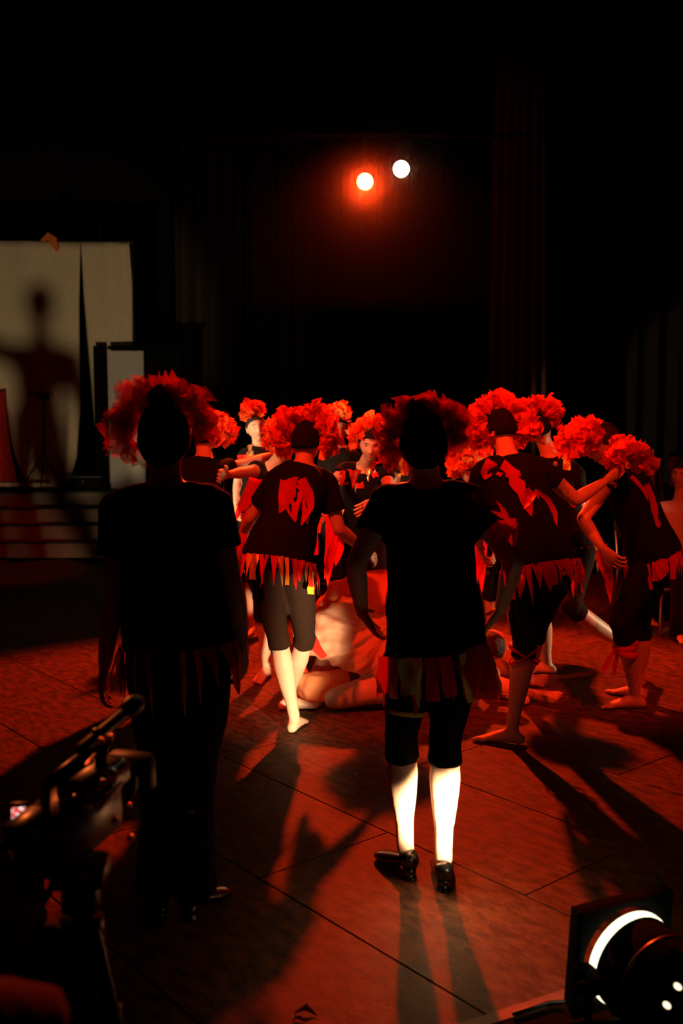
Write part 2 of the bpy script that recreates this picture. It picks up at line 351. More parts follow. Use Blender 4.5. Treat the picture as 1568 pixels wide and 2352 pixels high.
FR_MATS = [RR, RR, RD, RR, RO, RD, REDQ, RR, RY, GOLD]
def person(label, look, hd, nk, sh, el, wr, ha, pel, kn, an, toes=(0, 0), group='dancers in black with red tulle headdresses',
           skin=SKIN, sheen=None, k=1.0, lean_up=None, cap='cap', cr=dict(), cap_mat=CAP, shirt=BLK, legs='capri', legmat=LEG,
           loose=.0, hem=.0, fringe=24, frl=.11, frm=None, shoes=False, face=False, hcurl=(.35, .35), flat=(True, True), hemr=(.175, .13), kneefront=None,
           sleeve=.62, vox=.0105, crm=None, legend=.32, hnorm=None, eyes=True, headup=None, hipw=.09, cat='person', neckdrop=.98, thin=1.0):
    """sh, el, wr, ha, kn, an: pairs (image left, image right) of world points"""
    base = V((pel.x, pel.y, 0)); T = thing('person', label, cat, base, group)
    look = V(look).normalized(); hu = V(headup) if headup else (hd-nk).normalized()
    up = (nk-pel).normalized(); lat = (sh[1]-sh[0]).normalized(); hl = V((lat.x, lat.y, lat.z*.3)); hl = (hl-up*hl.dot(up)*.5).normalized()
    hips = [pel-hl*hipw*k-up*.03, pel+hl*hipw*k-up*.03]
    if kneefront is None: kneefront = look
    an = list(an)
    for i in (0, 1):
        if flat[i]: an[i] = V((an[i].x, an[i].y, .08*k if not shoes else .125*k))
    # bow the knees when the leg is longer than the gap, never stretch it much
    def rings(prof, grow, n=22):
        out = []
        for t, a, b in prof:
            c = pel+(nk-pel)*t; L = lerp(hl, lat, sm(t)).normalized(); U = up; fr = L.cross(U).normalized(); L = U.cross(fr).normalized()
            out.append([c+L*math.cos(q*2*math.pi/n)*(a*k*thin+grow)+fr*math.sin(q*2*math.pi/n)*(b*k*thin+grow) for q in range(n)])
        return out
    body = [(-.16, .10, .08), (-.10, .14, .105), (0, .160, .115), (.12, .150, .105), (.34, .118, .085), (.55, .125, .092), (.74, .138, .102), (.88, .135, .088), (.96, .085, .065), (1.0, .05, .05)]
    rm = MB(); rm.loft(rings(body, 0))
    rm.tube([lerp(pel, nk, .86), nk, lerp(nk, hd-hu*.06*k, .6), hd-hu*.05*k], [.06*k, .053*k, .048*k, .05*k], 12)
    ex = MB(); r, f, u = head(ex, hd, look, hu, k, 44 if face else 28, 34 if face else 20)
    for i in (0, 1):
        s_, e_, w_, h_ = sh[i], el[i], wr[i], ha[i]
        rm.tube([lerp(pel, nk, .9), lerp(lerp(pel, nk, .95), s_, .6), s_], [.06*k, .053*k, .048*k], 12)
        rm.tube([s_, lerp(s_, e_, .25), lerp(s_, e_, .6), e_], [.049*k, .044*k, .039*k, .034*k], 12)
        rm.tube([e_, lerp(e_, w_, .3), lerp(e_, w_, .7), w_], [.034*k, .036*k, .028*k, .0225*k], 12)
        d = (h_-w_).normalized(); nn = V(hnorm[i]) if hnorm else V((1 if i == 0 else -1, .3, -.2))
        hand(ex, w_+d*.008, d, nn, V((0, 1, .3)), .98*k, hcurl[i])
        hp, kn_, a_ = hips[i], kn[i], an[i]
        rm.tube([hp, lerp(hp, kn_, .3), lerp(hp, kn_, .7), kn_], [.088*k*thin, .080*k*thin, .060*k, .048*k], 14)
        bk = -V(kneefront); bk = (bk-(a_-kn_).normalized()*bk.dot((a_-kn_).normalized()))
        rm.tube([kn_, lerp(kn_, a_, .15)+bk*.008, lerp(kn_, a_, .32)+bk*.014, lerp(kn_, a_, .55)+bk*.010, lerp(kn_, a_, .8), a_], [.047*k, .050*k, .054*k, .046*k, .033*k, .032*k], 14)
        if not shoes:
            tdir = V(toes[i]); foot(rm, ex, a_, tdir, V((0, 0, 1)) if flat[i] else -(a_-kn_).normalized() if False else V((0, 0, 1)), k)
    new, co, no = remesh(rm, vox, 4)
    me = mesh_of(ex, 'extra', []); n0 = len(new.vertices)
    body_mb = MB(); body_mb.v = [tuple(c) for c in co]; body_mb.f = [tuple(p.vertices) for p in new.polygons]; body_mb.mi = [0]*len(body_mb.f)
    body_mb.join(ex); o = obj('body', body_mb, skin, T, base)
    bpy.data.meshes.remove(me)
    # cap or hair
    if cap == 'cap':
        obj('cap', cap_shell(hd, r, f, u, k, .07, .045, -.050), cap_mat, T, base)
    elif cap == 'bun':
        m_ = cap_shell(hd, r, f, u, k, .10, .05, -.075, jitter=.03); m_.ell(hd+(u*.125-f*.01)*k, .05*k, .05*k, .04*k, (r, f, u), 18, 12)
        obj('hair', m_, cap_mat, T, base)
    elif cap == 'long':
        m_ = cap_shell(hd, r, f, u, k, .12, .05, -.08, jitter=.04)
        for j in range(26):
            a = math.pi*(1+(j+.5)/26)
            c0 = hd+(r*math.cos(a)*.078+f*math.sin(a)*.09)*k
            m_.tube([c0+u*.02, c0-u*.1+r*math.cos(a)*.012, c0-V((0, 0, .22))+r*math.cos(a)*.03, c0-V((0, 0, .34))+r*math.cos(a)*.02], [.016, .019, .017, .006], 6)
        obj('hair', m_, cap_mat, T, base)
    elif cap == 'short':
        obj('hair', cap_shell(hd, r, f, u, k, .09, .055, -.06, jitter=.05), cap_mat, T, base)
    if cr is not None:
        c = obj('headdress', crest(hd, r, f, u, k, **cr), crm or [TUL, TULO], T, base); c['kind'] = 'stuff'
    if face:
        for sg in (-1, 1):
            c = hd+(r*sg*.029+f*.0635+u*.006)*k; e = MB(); e.ell(c, .0125*k, .0125*k, .0125*k, (r, u, f), 16, 12)
            e.mi = [1 if i >= 16*9 else 0 for i in range(len(e.f))]; obj('eye', e, [EYEW, EYEI], T, base)
            b_ = MB(); b_.tube([hd+(r*sg*.014+f*.087+u*.021)*k, hd+(r*sg*.030+f*.084+u*.027)*k, hd+(r*sg*.047+f*.073+u*.022)*k], [.0025*k, .003*k, .0018*k], 6); obj('eyebrow', b_, BROW, T, base)
        l_ = MB(); l_.ell(hd+(f*.079-u*.0545)*k, .019*k, .0085*k, .0045*k, (r, f, u), 14, 8); l_.ell(hd+(f*.078-u*.0625)*k, .017*k, .0085*k, .0050*k, (r, f, u), 14, 8)
        obj('lips', l_, LIP, T, base)
    # shirt
    prof = [(hem-.0, hemr[0], hemr[1]), (hem+.06, hemr[0]*.985, hemr[1]*.985), (.20, .150+loose*.6, .110+loose*.6), (.36, .125+loose, .092+loose), (.55, .130+loose*.8, .098+loose*.8), (.74, .142+loose*.3, .108+loose*.3), (.88, .140, .094), (.95, .10, .075), (neckdrop, .066, .058)]
    smb = MB(); smb.loft(rings(prof, .010))
    for i in (0, 1):
        s_, e_ = sh[i], el[i]
        smb.tube([lerp(pel, nk, .88), lerp(lerp(pel, nk, .92), s_, .6), s_], [.068*k, .062*k, .060*k], 12)
        smb.tube([lerp(s_, e_, -.05), lerp(s_, e_, sleeve*.5), lerp(s_, e_, sleeve)], [.058*k, .058*k, .062*k], 14, flat=True)
    shirt_o = cloth('shirt', smb, shirt, T, base, .011, .007, 13, 7)
    # legwear
    lm = MB(); lm.loft(rings([(-.17, .11, .09), (-.10, .145, .11), (0, .163, .118), (.10, .152, .108)], .006))
    for i in (0, 1):
        hp, kn_, a_ = hips[i], kn[i], an[i]
        if legs == 'capri':
            b_ = lerp(kn_, a_, legend); lm.ell(kn_, .059*k, .059*k, .059*k, None, 16, 10)
            lm.tube([hp, lerp(hp, kn_, .3), lerp(hp, kn_, .7), kn_, lerp(kn_, a_, legend*.5)-V(kneefront)*.006, b_-V(kneefront)*.01], [x*k for x in (.094, .087, .067, .055, .058, .062)], 16, flat=True)
        else:
            lm.tube([hp, lerp(hp, kn_, .3), lerp(hp, kn_, .7), kn_, lerp(kn_, a_, .4), lerp(kn_, a_, .8), a_-V((0, 0, .05))], [x*k for x in (.096, .094, .082, .070, .066, .066, .072)], 16, flat=True)
    cloth('leggings' if legs == 'capri' else 'trousers', lm, legmat, T, base, .011, .003 if legs == 'capri' else .009, 9, 7, 2)
    # shoes
    if shoes:
        for i in (0, 1):
            t = V(toes[i]).normalized(); up_ = V((0, 0, 1)); a_ = an[i]; o = V((a_.x, a_.y, 0)); sd = t.cross(up_).normalized(); sm_ = MB(); rg = []
            for x, w1, zb, zt in ((-.060, .016, .045, .085), (-.052, .027, .042, .100), (-.035, .033, .040, .108), (0, .035, .036, .085), (.05, .038, .016, .068), (.1, .043, .004, .055), (.14, .042, .003, .042), (.165, .032, .004, .032), (.175, .015, .008, .022)):
                ring = []
                for q in range(16):
                    a = q*2*math.pi/16; ring.append(o+t*x+sd*math.cos(a)*w1+up_*((zb+zt)/2+math.sin(a)*(zt-zb)/2))
                rg.append(ring)
            sm_.loft(rg); so = obj('shoe', sm_, LEATHER, T, base)
            hb = MB(); hr = []
            for z, g in ((.0, 1.02), (.006, 1.02), (.0065, .94), (.03, .92), (.048, 1.0)):
                hr.append([o+up_*z+t*(-.030+math.sin(q*2*math.pi/14)*.026*g)+sd*math.cos(q*2*math.pi/14)*.026*g for q in range(14)])
            hb.loft(hr); obj('shoe_heel', hb, LEATHER, so, V((0, 0, 0)) if False else base)
            # foot inside the shoe
            fm = MB(); fm.tube([a_, a_-up_*.03-t*.005], [.031*k, .030*k], 12); obj('ankle', fm, skin, T, base)
    # fringe strips along the hem
    fr_ = []
    c = pel+(nk-pel)*hem; fr = hl.cross(up).normalized(); rr = random.Random(int(abs(pel.x*1000))+3)
    frm = frm or FR_MATS
    for j in range(fringe):
        a = (j+rr.uniform(-.3, .3))*2*math.pi/fringe; rad = hl*math.cos(a)*(hemr[0]*k*thin+.014)+fr*math.sin(a)*(hemr[1]*k*thin+.014)
        s0 = c+rad+up*.012; tang = (-hl*math.sin(a)+fr*math.cos(a)); L = frl*rr.uniform(.55, 1.15); o_ = rad.normalized()
        d = (V((0, 0, -1))*.8-up*.35+o_*rr.uniform(.05, .35)+tang*rr.uniform(-.2, .2)).normalized()
        wd = rr.choice((.02, .028, .036, .045, .06)); tip = rr.choice(('point', 'tri', 'tri', 'cut', 'point'))
        ribbon('fringe_strip', [s0, s0+d*L*.5+o_*.006, s0+d*L+V((0, 0, -.01))], wd, rr.choice(frm), T, base, rr.randrange(999), tip, tang)
    bv = BVHTree.FromPolygons([V(v.co)+base for v in shirt_o.data.vertices], [tuple(p.vertices) for p in shirt_o.data.polygons])
    return dict(T=T, base=base, bv=bv, pel=pel, nk=nk)
def applique(fg, pts, wd, m, seed=0, tip='point', off=.008, name='shirt_ribbon'):
    """a cloth strip sewn to the shirt, following its surface"""
    out = []
    for px, py in pts:
        o = V((0, 0, CAMZ)); d = (P(px, py, 5)-o).normalized(); h = fg['bv'].ray_cast(o, d)
        if h[0] is not None: out.append(h[0]+h[1]*off)
        elif out:
            z = P(px, py, out[-1].y); out.append(z)
    if len(out) > 1:
        s = out[-1]-out[0]; ribbon(name, out, wd, m, fg['T'], fg['base'], seed, tip, s.cross(V((0, 1, 0))))
def hang(fg, a, b, wd, m, seed=0, tip='cut', name='arm_ribbon', bow=V((0, 0, 0))):
    a = V(a); b = V(b); ribbon(name, [a, lerp(a, b, .5)+bow, b], wd, m, fg['T'], fg['base'], seed, tip)

# ------------------------------------------------------------------ setting
def floor_mat():
    m = bpy.data.materials.new('hardboard_floor'); m.use_nodes = True; nt = m.node_tree; b = nt.nodes['Principled BSDF']; N = nt.nodes.new; L = nt.links.new
    tc = N('ShaderNodeTexCoord'); oi = N('ShaderNodeObjectInfo'); mp = N('ShaderNodeMapping'); mp.inputs['Scale'].default_value = (1, 2.2, 1)
    ad = N('ShaderNodeVectorMath'); ad.operation = 'ADD'; L(tc.outputs['Object'], ad.inputs[0]); L(oi.outputs['Location'], ad.inputs[1]); L(ad.outputs[0], mp.inputs[0])
    n1 = N('ShaderNodeTexNoise'); n1.inputs['Scale'].default_value = 11; n1.inputs['Detail'].default_value = 9; n1.inputs['Roughness'].default_value = .68; L(mp.outputs[0], n1.inputs['Vector'])
    r = N('ShaderNodeValToRGB'); e = r.color_ramp.elements; e[0].position = .40; e[0].color = (.040, .022, .013, 1); e[1].position = .62; e[1].color = (.17, .08, .04, 1)
    L(n1.outputs[0], r.inputs[0]); mx = N('ShaderNodeMixRGB'); mx.blend_type = 'MULTIPLY'; mx.inputs[0].default_value = .5
    r2 = N('ShaderNodeValToRGB'); r2.color_ramp.elements[0].color = (.65, .65, .65, 1); L(oi.outputs['Random'], r2.inputs[0])
    L(r.outputs[0], mx.inputs[1]); L(r2.outputs[0], mx.inputs[2]); L(mx.outputs[0], b.inputs['Base Color'])
    r3 = N('ShaderNodeMapRange'); r3.inputs[3].default_value = .55; r3.inputs[4].default_value = .75; L(n1.outputs[0], r3.inputs[0]); L(r3.outputs[0], b.inputs['Roughness'])
    b.inputs['Specular IOR Level'].default_value = .16
    n2 = N('ShaderNodeTexNoise'); n2.inputs['Scale'].default_value = 60; n2.inputs['Detail'].default_value = 5; L(mp.outputs[0], n2.inputs['Vector'])
    k = N('ShaderNodeBump'); k.inputs['Strength'].default_value = .35; k.inputs['Distance'].default_value = .004; L(n2.outputs[0], k.inputs['Height']); L(k.outputs[0], b.inputs['Normal'])
    return m
FLOOR = floor_mat()
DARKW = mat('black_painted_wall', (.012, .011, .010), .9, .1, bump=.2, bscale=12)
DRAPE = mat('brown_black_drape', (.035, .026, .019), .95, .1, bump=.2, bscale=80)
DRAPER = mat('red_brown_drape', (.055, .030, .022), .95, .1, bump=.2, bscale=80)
BEIGE = tulle('unbleached_cotton', (.62, .52, .36), .0, (.56, .46, .31))
for n in BEIGE.node_tree.nodes:
    if n.type == 'MIX_SHADER' and abs(n.inputs[0].default_value-.42) < .01: n.inputs[0].default_value = .08
BOARD = mat('grey_board', (.42, .40, .35), .8, .2, var=.08, vscale=3)
STEP = mat('step_wood', (.16, .11, .08), .7, .25, bump=.1, var=.3, vscale=5)
DUST = mat('pale_crumb', (.8, .7, .5), .9, .1)

mb = MB().box((0, 6.5, -.06), 16.4, 18.6, .08)
fl = struct('floor', mb, mat('joint_dark', (.008, .006, .005), .9, .1))
ang = math.radians(-50); U = V((math.cos(ang), math.sin(ang), 0)); W_ = V((-math.sin(ang), math.cos(ang), 0)); pm = None
pw, pl = .62, 1.86
for i in range(-26, 34):
    for j in range(-10, 10):
        c = W_*(1.98+pw*(i+.5)-.02)+U*(pl*(j+(.37*i) % 1))
        if not (-7.2 < c.x < 7.2 and -1.0 < c.y < 11.4): continue
        vis = abs(c.x) < .36*c.y+1.6 and c.y > 1.2
        if not vis: continue
        if pm is None:
            q = MB().box((0, 0, 0), pl-.005, pw-.006, .02, bev=.0016); pm = mesh_of(q, 'floor_panel', FLOOR, False)
        o = bpy.data.objects.new('floor_panel', pm); C.objects.link(o); o.parent = fl
        o.location = (c.x, c.y, -.010); o.rotation_euler = (0, 0, ang)
struct('wall_back', MB().box((0, 16, 3.7), 16.4, .1, 8), DARKW)
struct('wall_left', MB().box((-8.2, 6.5, 3.7), .1, 18.6, 8), DARKW)
struct('wall_right', MB().box((8.2, 6.5, 3.7), .1, 18.6, 8), DARKW)
struct('wall_front', MB().box((0, -2.8, 3.7), 16.4, .1, 8), DARKW)
struct('ceiling', MB().box((0, 6.5, 7.7), 16.4, 18.6, .1), DARKW)

def drape(name, x0, x1, y, z0, z1, folds, amp, m, label, seed=0, flare=1.0, group=None, side=None):
    rr = random.Random(seed); nx, nz = folds*10, 14; xc = (x0+x1)/2; ph = [rr.uniform(-.6, .6) for _ in range(8)]; mb = MB(); vs = []
    for k in range(nz+1):
        t = k/nz; z = lerp(z1, z0, t); s = lerp(1, flare, t)
        for i in range(nx+1):
            u = i/nx; x = xc+(u-.5)*(x1-x0)*s
            a = amp*(.6+.4*t)*(math.sin(u*folds*2*math.pi+ph[0]+ph[1]*t)+.4*math.sin(u*folds*4.7+ph[2]*3+t))
            if side: vs.append((y+a, x, z))
            else: vs.append((x+.3*amp*math.sin(u*folds*6+1), y+a, z))
    mb.add(vs, [(k*(nx+1)+i, k*(nx+1)+i+1, (k+1)*(nx+1)+i+1, (k+1)*(nx+1)+i) for k in range(nz) for i in range(nx)])
    n = len(mb.v); o = obj(name, mb, m)
    s_ = o.modifiers.new('s', 'SOLIDIFY'); s_.thickness = .006
    tag(o, label, 'curtain', group); return o
def X(px, Y): return P(px, 1000, Y).x
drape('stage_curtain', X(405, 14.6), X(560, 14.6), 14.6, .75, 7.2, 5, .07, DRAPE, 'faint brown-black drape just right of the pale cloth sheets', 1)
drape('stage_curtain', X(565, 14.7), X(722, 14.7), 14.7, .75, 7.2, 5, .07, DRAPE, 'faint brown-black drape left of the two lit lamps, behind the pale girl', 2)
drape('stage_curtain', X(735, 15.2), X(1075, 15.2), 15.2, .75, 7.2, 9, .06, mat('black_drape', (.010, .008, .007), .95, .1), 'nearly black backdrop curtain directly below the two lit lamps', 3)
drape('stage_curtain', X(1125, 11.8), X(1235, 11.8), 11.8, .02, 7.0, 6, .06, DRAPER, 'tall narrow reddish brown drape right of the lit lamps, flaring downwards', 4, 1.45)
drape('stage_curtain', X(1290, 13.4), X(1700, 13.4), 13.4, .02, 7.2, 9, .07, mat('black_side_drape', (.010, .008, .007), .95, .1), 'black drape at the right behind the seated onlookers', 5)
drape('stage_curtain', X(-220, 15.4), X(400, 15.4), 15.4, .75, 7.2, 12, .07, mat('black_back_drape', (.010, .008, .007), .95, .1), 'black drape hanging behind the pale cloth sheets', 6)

# raised stage with four steps at the left
YS = 11.9
st = struct('trim_1', MB().box((-2.4, (YS+.92+15.9)/2, .36), 11, 15.9-YS-.92, .72), STEP); st.name = 'stage_platform'
tag(st, 'raised black stage platform under the pale cloth sheets at the left', 'stage'); del st['kind']
for i in range(3):
    h = .18*(i+1); y = YS+.3*i
    q = MB().box((-4.5, y+.15, h/2), 5.6, .30, h, bev=.006)
    if True:
        s = obj('stage_step', q, STEP, smooth=False); tag(s, ['lowest', 'second lowest', 'upper'][i]+' wooden step up to the stage at the left, lit dull red', 'step', 'steps up to the stage')
        n_ = MB().box((-4.5, y-.006, h+.006), 5.6, .04, .018, bev=.004); obj('step_nosing', n_, METB, s, V((0, 0, 0)), False)
stair_top = MB().box((-2.4, YS+.93, .735), 11, .10, .03, bev=.006); obj('stage_edge', stair_top, METB, st, smooth=False)

# pale cotton sheets hung on a bar
YC = 13.2
def sheet(name, left, right, label, folds, seed, amp=.075):
    """left/right: lists of (px,py) edges from top to bottom"""
    def at(l, t):
        f = t*(len(l)-1); i = min(int(f), len(l)-2); return (lerp(l[i][0], l[i+1][0], f-i), lerp(l[i][1], l[i+1][1], f-i))
    vs = []; nx, nz = 56, 40
    for k in range(nz+1):
        t = k/nz; a = at(left, t); b = at(right, t)
        for i in range(nx+1):
            u = i/nx; px = lerp(a[0], b[0], u); py = lerp(a[1], b[1], u)+ (8*math.sin(u*math.pi)*t*3)
            edge = (abs(u-.5)*2)**3
            y = YC+amp*(math.sin(u*folds*6.28+seed)*(.15+.85*edge*t*1.5)+.5*math.sin(u*23+t*2+seed)*edge*t+.25*math.sin(u*9+t*3))
            p = P(px, py, YC); vs.append((p.x, y, p.z))
    mb = MB().add(vs, [(k*(nx+1)+i, k*(nx+1)+i+1, (k+1)*(nx+1)+i+1, (k+1)*(nx+1)+i) for k in range(nz) for i in range(nx)])
    o = obj(name, mb, BEIGE); s_ = o.modifiers.new('s', 'SOLIDIFY'); s_.thickness = .004
    return tag(o, label, 'cloth')
sheet('hanging_sheet', [(-70, 552), (-66, 700), (-45, 850), (5, 950), (30, 1050), (52, 1104)], [(184, 557), (181, 700), (182, 840), (182, 940), (174, 1050), (158, 1104)], 'wide pale cotton sheet at the far left, gathered inwards at the bottom', 3, 1)
sheet('hanging_sheet', [(186, 557), (192, 680), (204, 830), (213, 930), (222, 1020), (236, 1090)], [(296, 557), (303, 650), (304, 760), (303, 860), (290, 980), (262, 1090)], 'narrow pale cotton sheet hanging right of the wide one, above the grey board', 2, 3)
rod = MB().tube([P(-75, 553, YC+.03), P(306, 556, YC+.03)], [.02, .02], 8); tag(obj('curtain_bar', rod, METB), 'thin bar carrying the pale cotton sheets', 'bar')
for px in (-70, 304):
    p = P(px, 553, YC+.06); q = MB().tube([p, (p.x, p.y, .72)], [.02, .02], 8)
    tag(obj('bar_stand', q, METB), 'upright stand at the %s end of the sheet bar' % ('left' if px < 0 else 'right'), 'stand')
# grey flat board in a black frame
t = thing('display_board', 'grey upright board with a thick black left edge, right of the pale sheets', 'board', P(290, 1118, 12.95))
b0 = V(t.location)
def quad_box(pxa, pya, pxb, pyb, Y, d):
    a = P(pxa, pya, Y); b = P(pxb, pyb, Y); return MB().box(((a.x+b.x)/2, Y, (a.z+b.z)/2), abs(a.x-b.x), d, abs(a.z-b.z), bev=.005)
obj('panel', quad_box(249, 806, 335, 1122, 12.95, .03), BOARD, t, b0, False)
obj('frame', quad_box(216, 795, 247, 1122, 13.0, .12), MATB, t, b0, False)
obj('frame_top', quad_box(249, 795, 420, 803, 13.0, .12), MATB, t, b0, False)
obj('shaded_panel', quad_box(337, 806, 420, 1122, 13.0, .06), MATB, t, b0, False)  # shade put in as matte black, the board's right part in shadow
# orange scrap of cloth caught on the bar
q = MB(); c = P(112, 553, YC-.05)
strip([c+V((-.10, 0, .0)), c+V((0, -.02, .05)), c+V((.06, -.03, .0)), c+V((.12, -.03, -.14))], [.02, .10, .12, .03], V((0, 0, 1)), q)
tag(obj('cloth_scrap', q, RO), 'small orange cloth scrap caught on top of the wide pale sheet', 'cloth')
# red cloth hanging at the far left
q = MB(); strip([P(-12, 900, 13.0), P(-6, 970, 13.0), P(6, 1040, 13.0), P(24, 1112, 12.95)], [.28, .26, .22, .18], V((1, 0, 0)), q)
tag(obj('red_cloth', q, RD), 'dark red cloth hanging at the left edge beside the wide pale sheet', 'cloth')
q = MB(); strip([P(-30, 930, 13.02), P(-22, 1010, 13.02), P(-4, 1112, 13.0)], [.2, .24, .22], V((1, 0, 0)), q)
tag(obj('red_cloth', q, RR), 'brighter red cloth behind the dark red one at the left edge', 'cloth')
q = MB(); c = P(30, 1113, 12.9)
for i in range(6): q.ell(c+V((-.18+i*.11, 0, .0)), .08, .05, .035)
tag(obj('crumpled_cloth', q, BEIGE), 'crumpled pale cloth lying on the stage edge below the red cloth', 'cloth')
# slim tripod stand in front of the sheet
t = thing('music_stand', 'slim black tripod stand with a small lit gadget on top, before the wide pale sheet', 'stand', P(100, 1116, 12.75)); b0 = V(t.location)
p0 = P(102, 905, 12.75); p1 = P(100, 1040, 12.75)
obj('pole', MB().tube([p0, p1, P(99, 1085, 12.75)], [.014, .014, .014], 8), METB, t, b0)
for dx, dy in ((-46, .0), (42, .05), (-6, -.3)):
    obj('leg', MB().tube([p1, lerp(p1, P(100+dx, 1118, 12.75+dy), .6)+V((0, 0, .02)), P(100+dx, 1118, 12.75+dy)], [.011, .009, .008], 7), METB, t, b0)
obj('tray', MB().box(p0+V((-.06, 0, 0)), .30, .16, .02, bev=.006), METB, t, b0, False)
g_ = MB().box(p0+V((0, -.02, -.03)), .12, .08, .09, bev=.01); obj('gadget', g_, METB, t, b0, False)
lamp_m = mat('small_lamp', (.9, .5, .1), .5, .3, emit=(1, .55, .12), estr=1.2)
for dx in (-.022, .03): obj('indicator_lamp', MB().ell(p0+V((dx, -.06, .0)), .020, .012, .010), lamp_m, t, b0)
# black equipment box on the stage edge
t = thing('equipment_case', 'low black case on the stage edge between the sheets and the grey board', 'case', P(205, 1118, 12.9)); b0 = V(t.location)
obj('case_body', quad_box(168, 1096, 240, 1120, 12.9, .3), MATB, t, b0, False)
obj('latch', quad_box(188, 1103, 193, 1109, 12.72, .02), GLINT, t, b0, False)
obj('case_lid', quad_box(167, 1092, 241, 1096, 12.9, .31), METB, t, b0, False)

# two lit lanterns on an overhead bar
def lantern(c, aim, r, emit, estr, label, group=None):
    t = thing('stage_lantern', label, 'stage light', c); ax = (V(aim)-c).normalized(); s = ax.cross(V((0, 0, 1))).normalized(); u = s.cross(ax)
    def rg(x, q, n=28): return [c+ax*x+(s*math.cos(k*2*math.pi/n)+u*math.sin(k*2*math.pi/n))*q for k in range(n)]
    m = MB().loft([rg(-.30, r*.35), rg(-.29, r*.6), rg(-.2, r*1.0), rg(-.02, r*1.12), rg(.03, r*1.12), rg(.03, r*1.05), rg(-.03, r*1.0)], True); obj('housing', m, METB, t, c)
    m = MB().loft([rg(-.008, r*.6), rg(.0, r*.99), rg(.006, r*.99), rg(.02, r*.5)], True)
    obj('lens', m, mat('lit_lens', (0, 0, 0), .5, 0, emit=emit, estr=estr), t, c)
    y = MB().tube([c+s*r*1.25-ax*.1, c+s*r*1.3+u*.0-ax*.1+V((0, 0, .12)), c+V((0, 0, r*1.3+.14))-ax*.1, c-s*r*1.3-ax*.1+V((0, 0, .12)), c-s*r*1.25-ax*.1], [.010]*5, 6); obj('yoke', y, METB, t, c)
    top = c-ax*.1+V((0, 0, r*1.3+.14)); hk = V((c.x, YB+.12, BW.z+.30)); obj('hook', MB().tube([top, lerp(top, hk, .9), hk+V((0, 0, -.02))], [.010]*3, 8), METB, t, c)
    cl = MB().box(hk, .045, .07, .07, bev=.006); obj('clamp', cl, METB, t, c, False)
    return t
lantern(BR, (.25, .5, 1.2), .072, (1, .38, .06), 60, 'lower left of the two lit lanterns, red gel and orange halo')
lantern(BW, (.25, .5, 1.2), .072, (1, .88, .62), 60, 'upper right of the two lit lanterns, warm white light')
bar = MB().tube([V((-3.2, YB+.12, BW.z+.30)), V((4.4, YB+.12, BW.z+.30))], [.024, .024], 10)
tag(obj('lighting_bar', bar, METB), 'black overhead bar carrying the two lit lanterns', 'bar')
for x in (-3.0, 4.2):
    tag(obj('bar_hanger', MB().tube([V((x, YB+.12, BW.z+.3)), V((x, YB+.12, 7.68))], [.012, .012], 6), METB), 'thin steel hanger at the %s end of the overhead lighting bar' % ('left' if x < 0 else 'right'), 'hanger')

# lantern on the floor, seen from behind
t = thing('floor_lantern', 'big black floor lantern seen from behind, a white crescent of light at its rim', 'stage light', (LAMP.x, LAMP.y, 0)); b0 = V(t.location)
ax = LAX; s = ax.cross(V((0, 0, 1))).normalized(); u = s.cross(ax); r = .128
def rg(x, q, n=48): return [LAMP+ax*x+(s*math.cos(k*2*math.pi/n)+u*math.sin(k*2*math.pi/n))*q for k in range(n)]
obj('housing', MB().loft([rg(-.19, r*.86), rg(-.185, r*.96), rg(-.17, r*1.0), rg(-.12, r), rg(-.025, r)], True), MATB, t, b0)
obj('rear_rim', MB().loft([rg(-.122, r*1.0), rg(-.120, r*1.018), rg(-.114, r*1.018), rg(-.112, r)], False), MET, t, b0)
lens_m = mat('lit_lens_gap', (0, 0, 0), .5, 0, emit=(1, .86, .55), estr=2.4)
obj('lens', MB().loft([rg(-.012, r*.7), rg(-.010, r*1.02), rg(.000, r*1.02), rg(.002, r*.7)], True), lens_m, t, b0)
# square gel frame with round opening and barn doors
hs = .150; fr = MB()
def sq(x, n=48):
    out = []
    for k in range(n):
        a = k*2*math.pi/n; c_, s_ = math.cos(a), math.sin(a); q = hs/max(abs(c_), abs(s_)); out.append(LAMP+ax*x+s*c_*q+u*s_*q)
    return out
fr.loft([rg(.015, r*1.06), sq(.015), sq(.028), rg(.028, r*1.06), rg(.015, r*1.06)], False); obj('gel_frame', fr, MATB, t, b0, False)
def door(sd, up_, w0, w1, L, tilt, name='barn_door', lab=None):
    """sd: hinge direction, up_: outward direction"""
    o = LAMP+ax*.03+up_*hs; d = (ax*math.cos(tilt)+up_*math.sin(tilt)).normalized(); nn = d.cross(sd).normalized()
    q = MB(); vs = [o-sd*w0, o+sd*w0, o+sd*w1+d*L, o-sd*w1+d*L]; vs2 = [p+nn*.003 for p in vs]
    q.add(vs+vs2, [(0, 1, 2, 3), (7, 6, 5, 4), (0, 4, 5, 1), (1, 5, 6, 2), (2, 6, 7, 3), (3, 7, 4, 0)]); obj(name, q, MATB, t, b0, False)
door(s, u, hs, hs*.98, .035, math.radians(-12))
door(s, -u, hs, hs*1.0, .05, math.radians(10))
door(u, s, hs*.95, hs*1.0, .09, math.radians(15))
door(u, -s, hs*.95, hs*.9, .05, math.radians(-15))
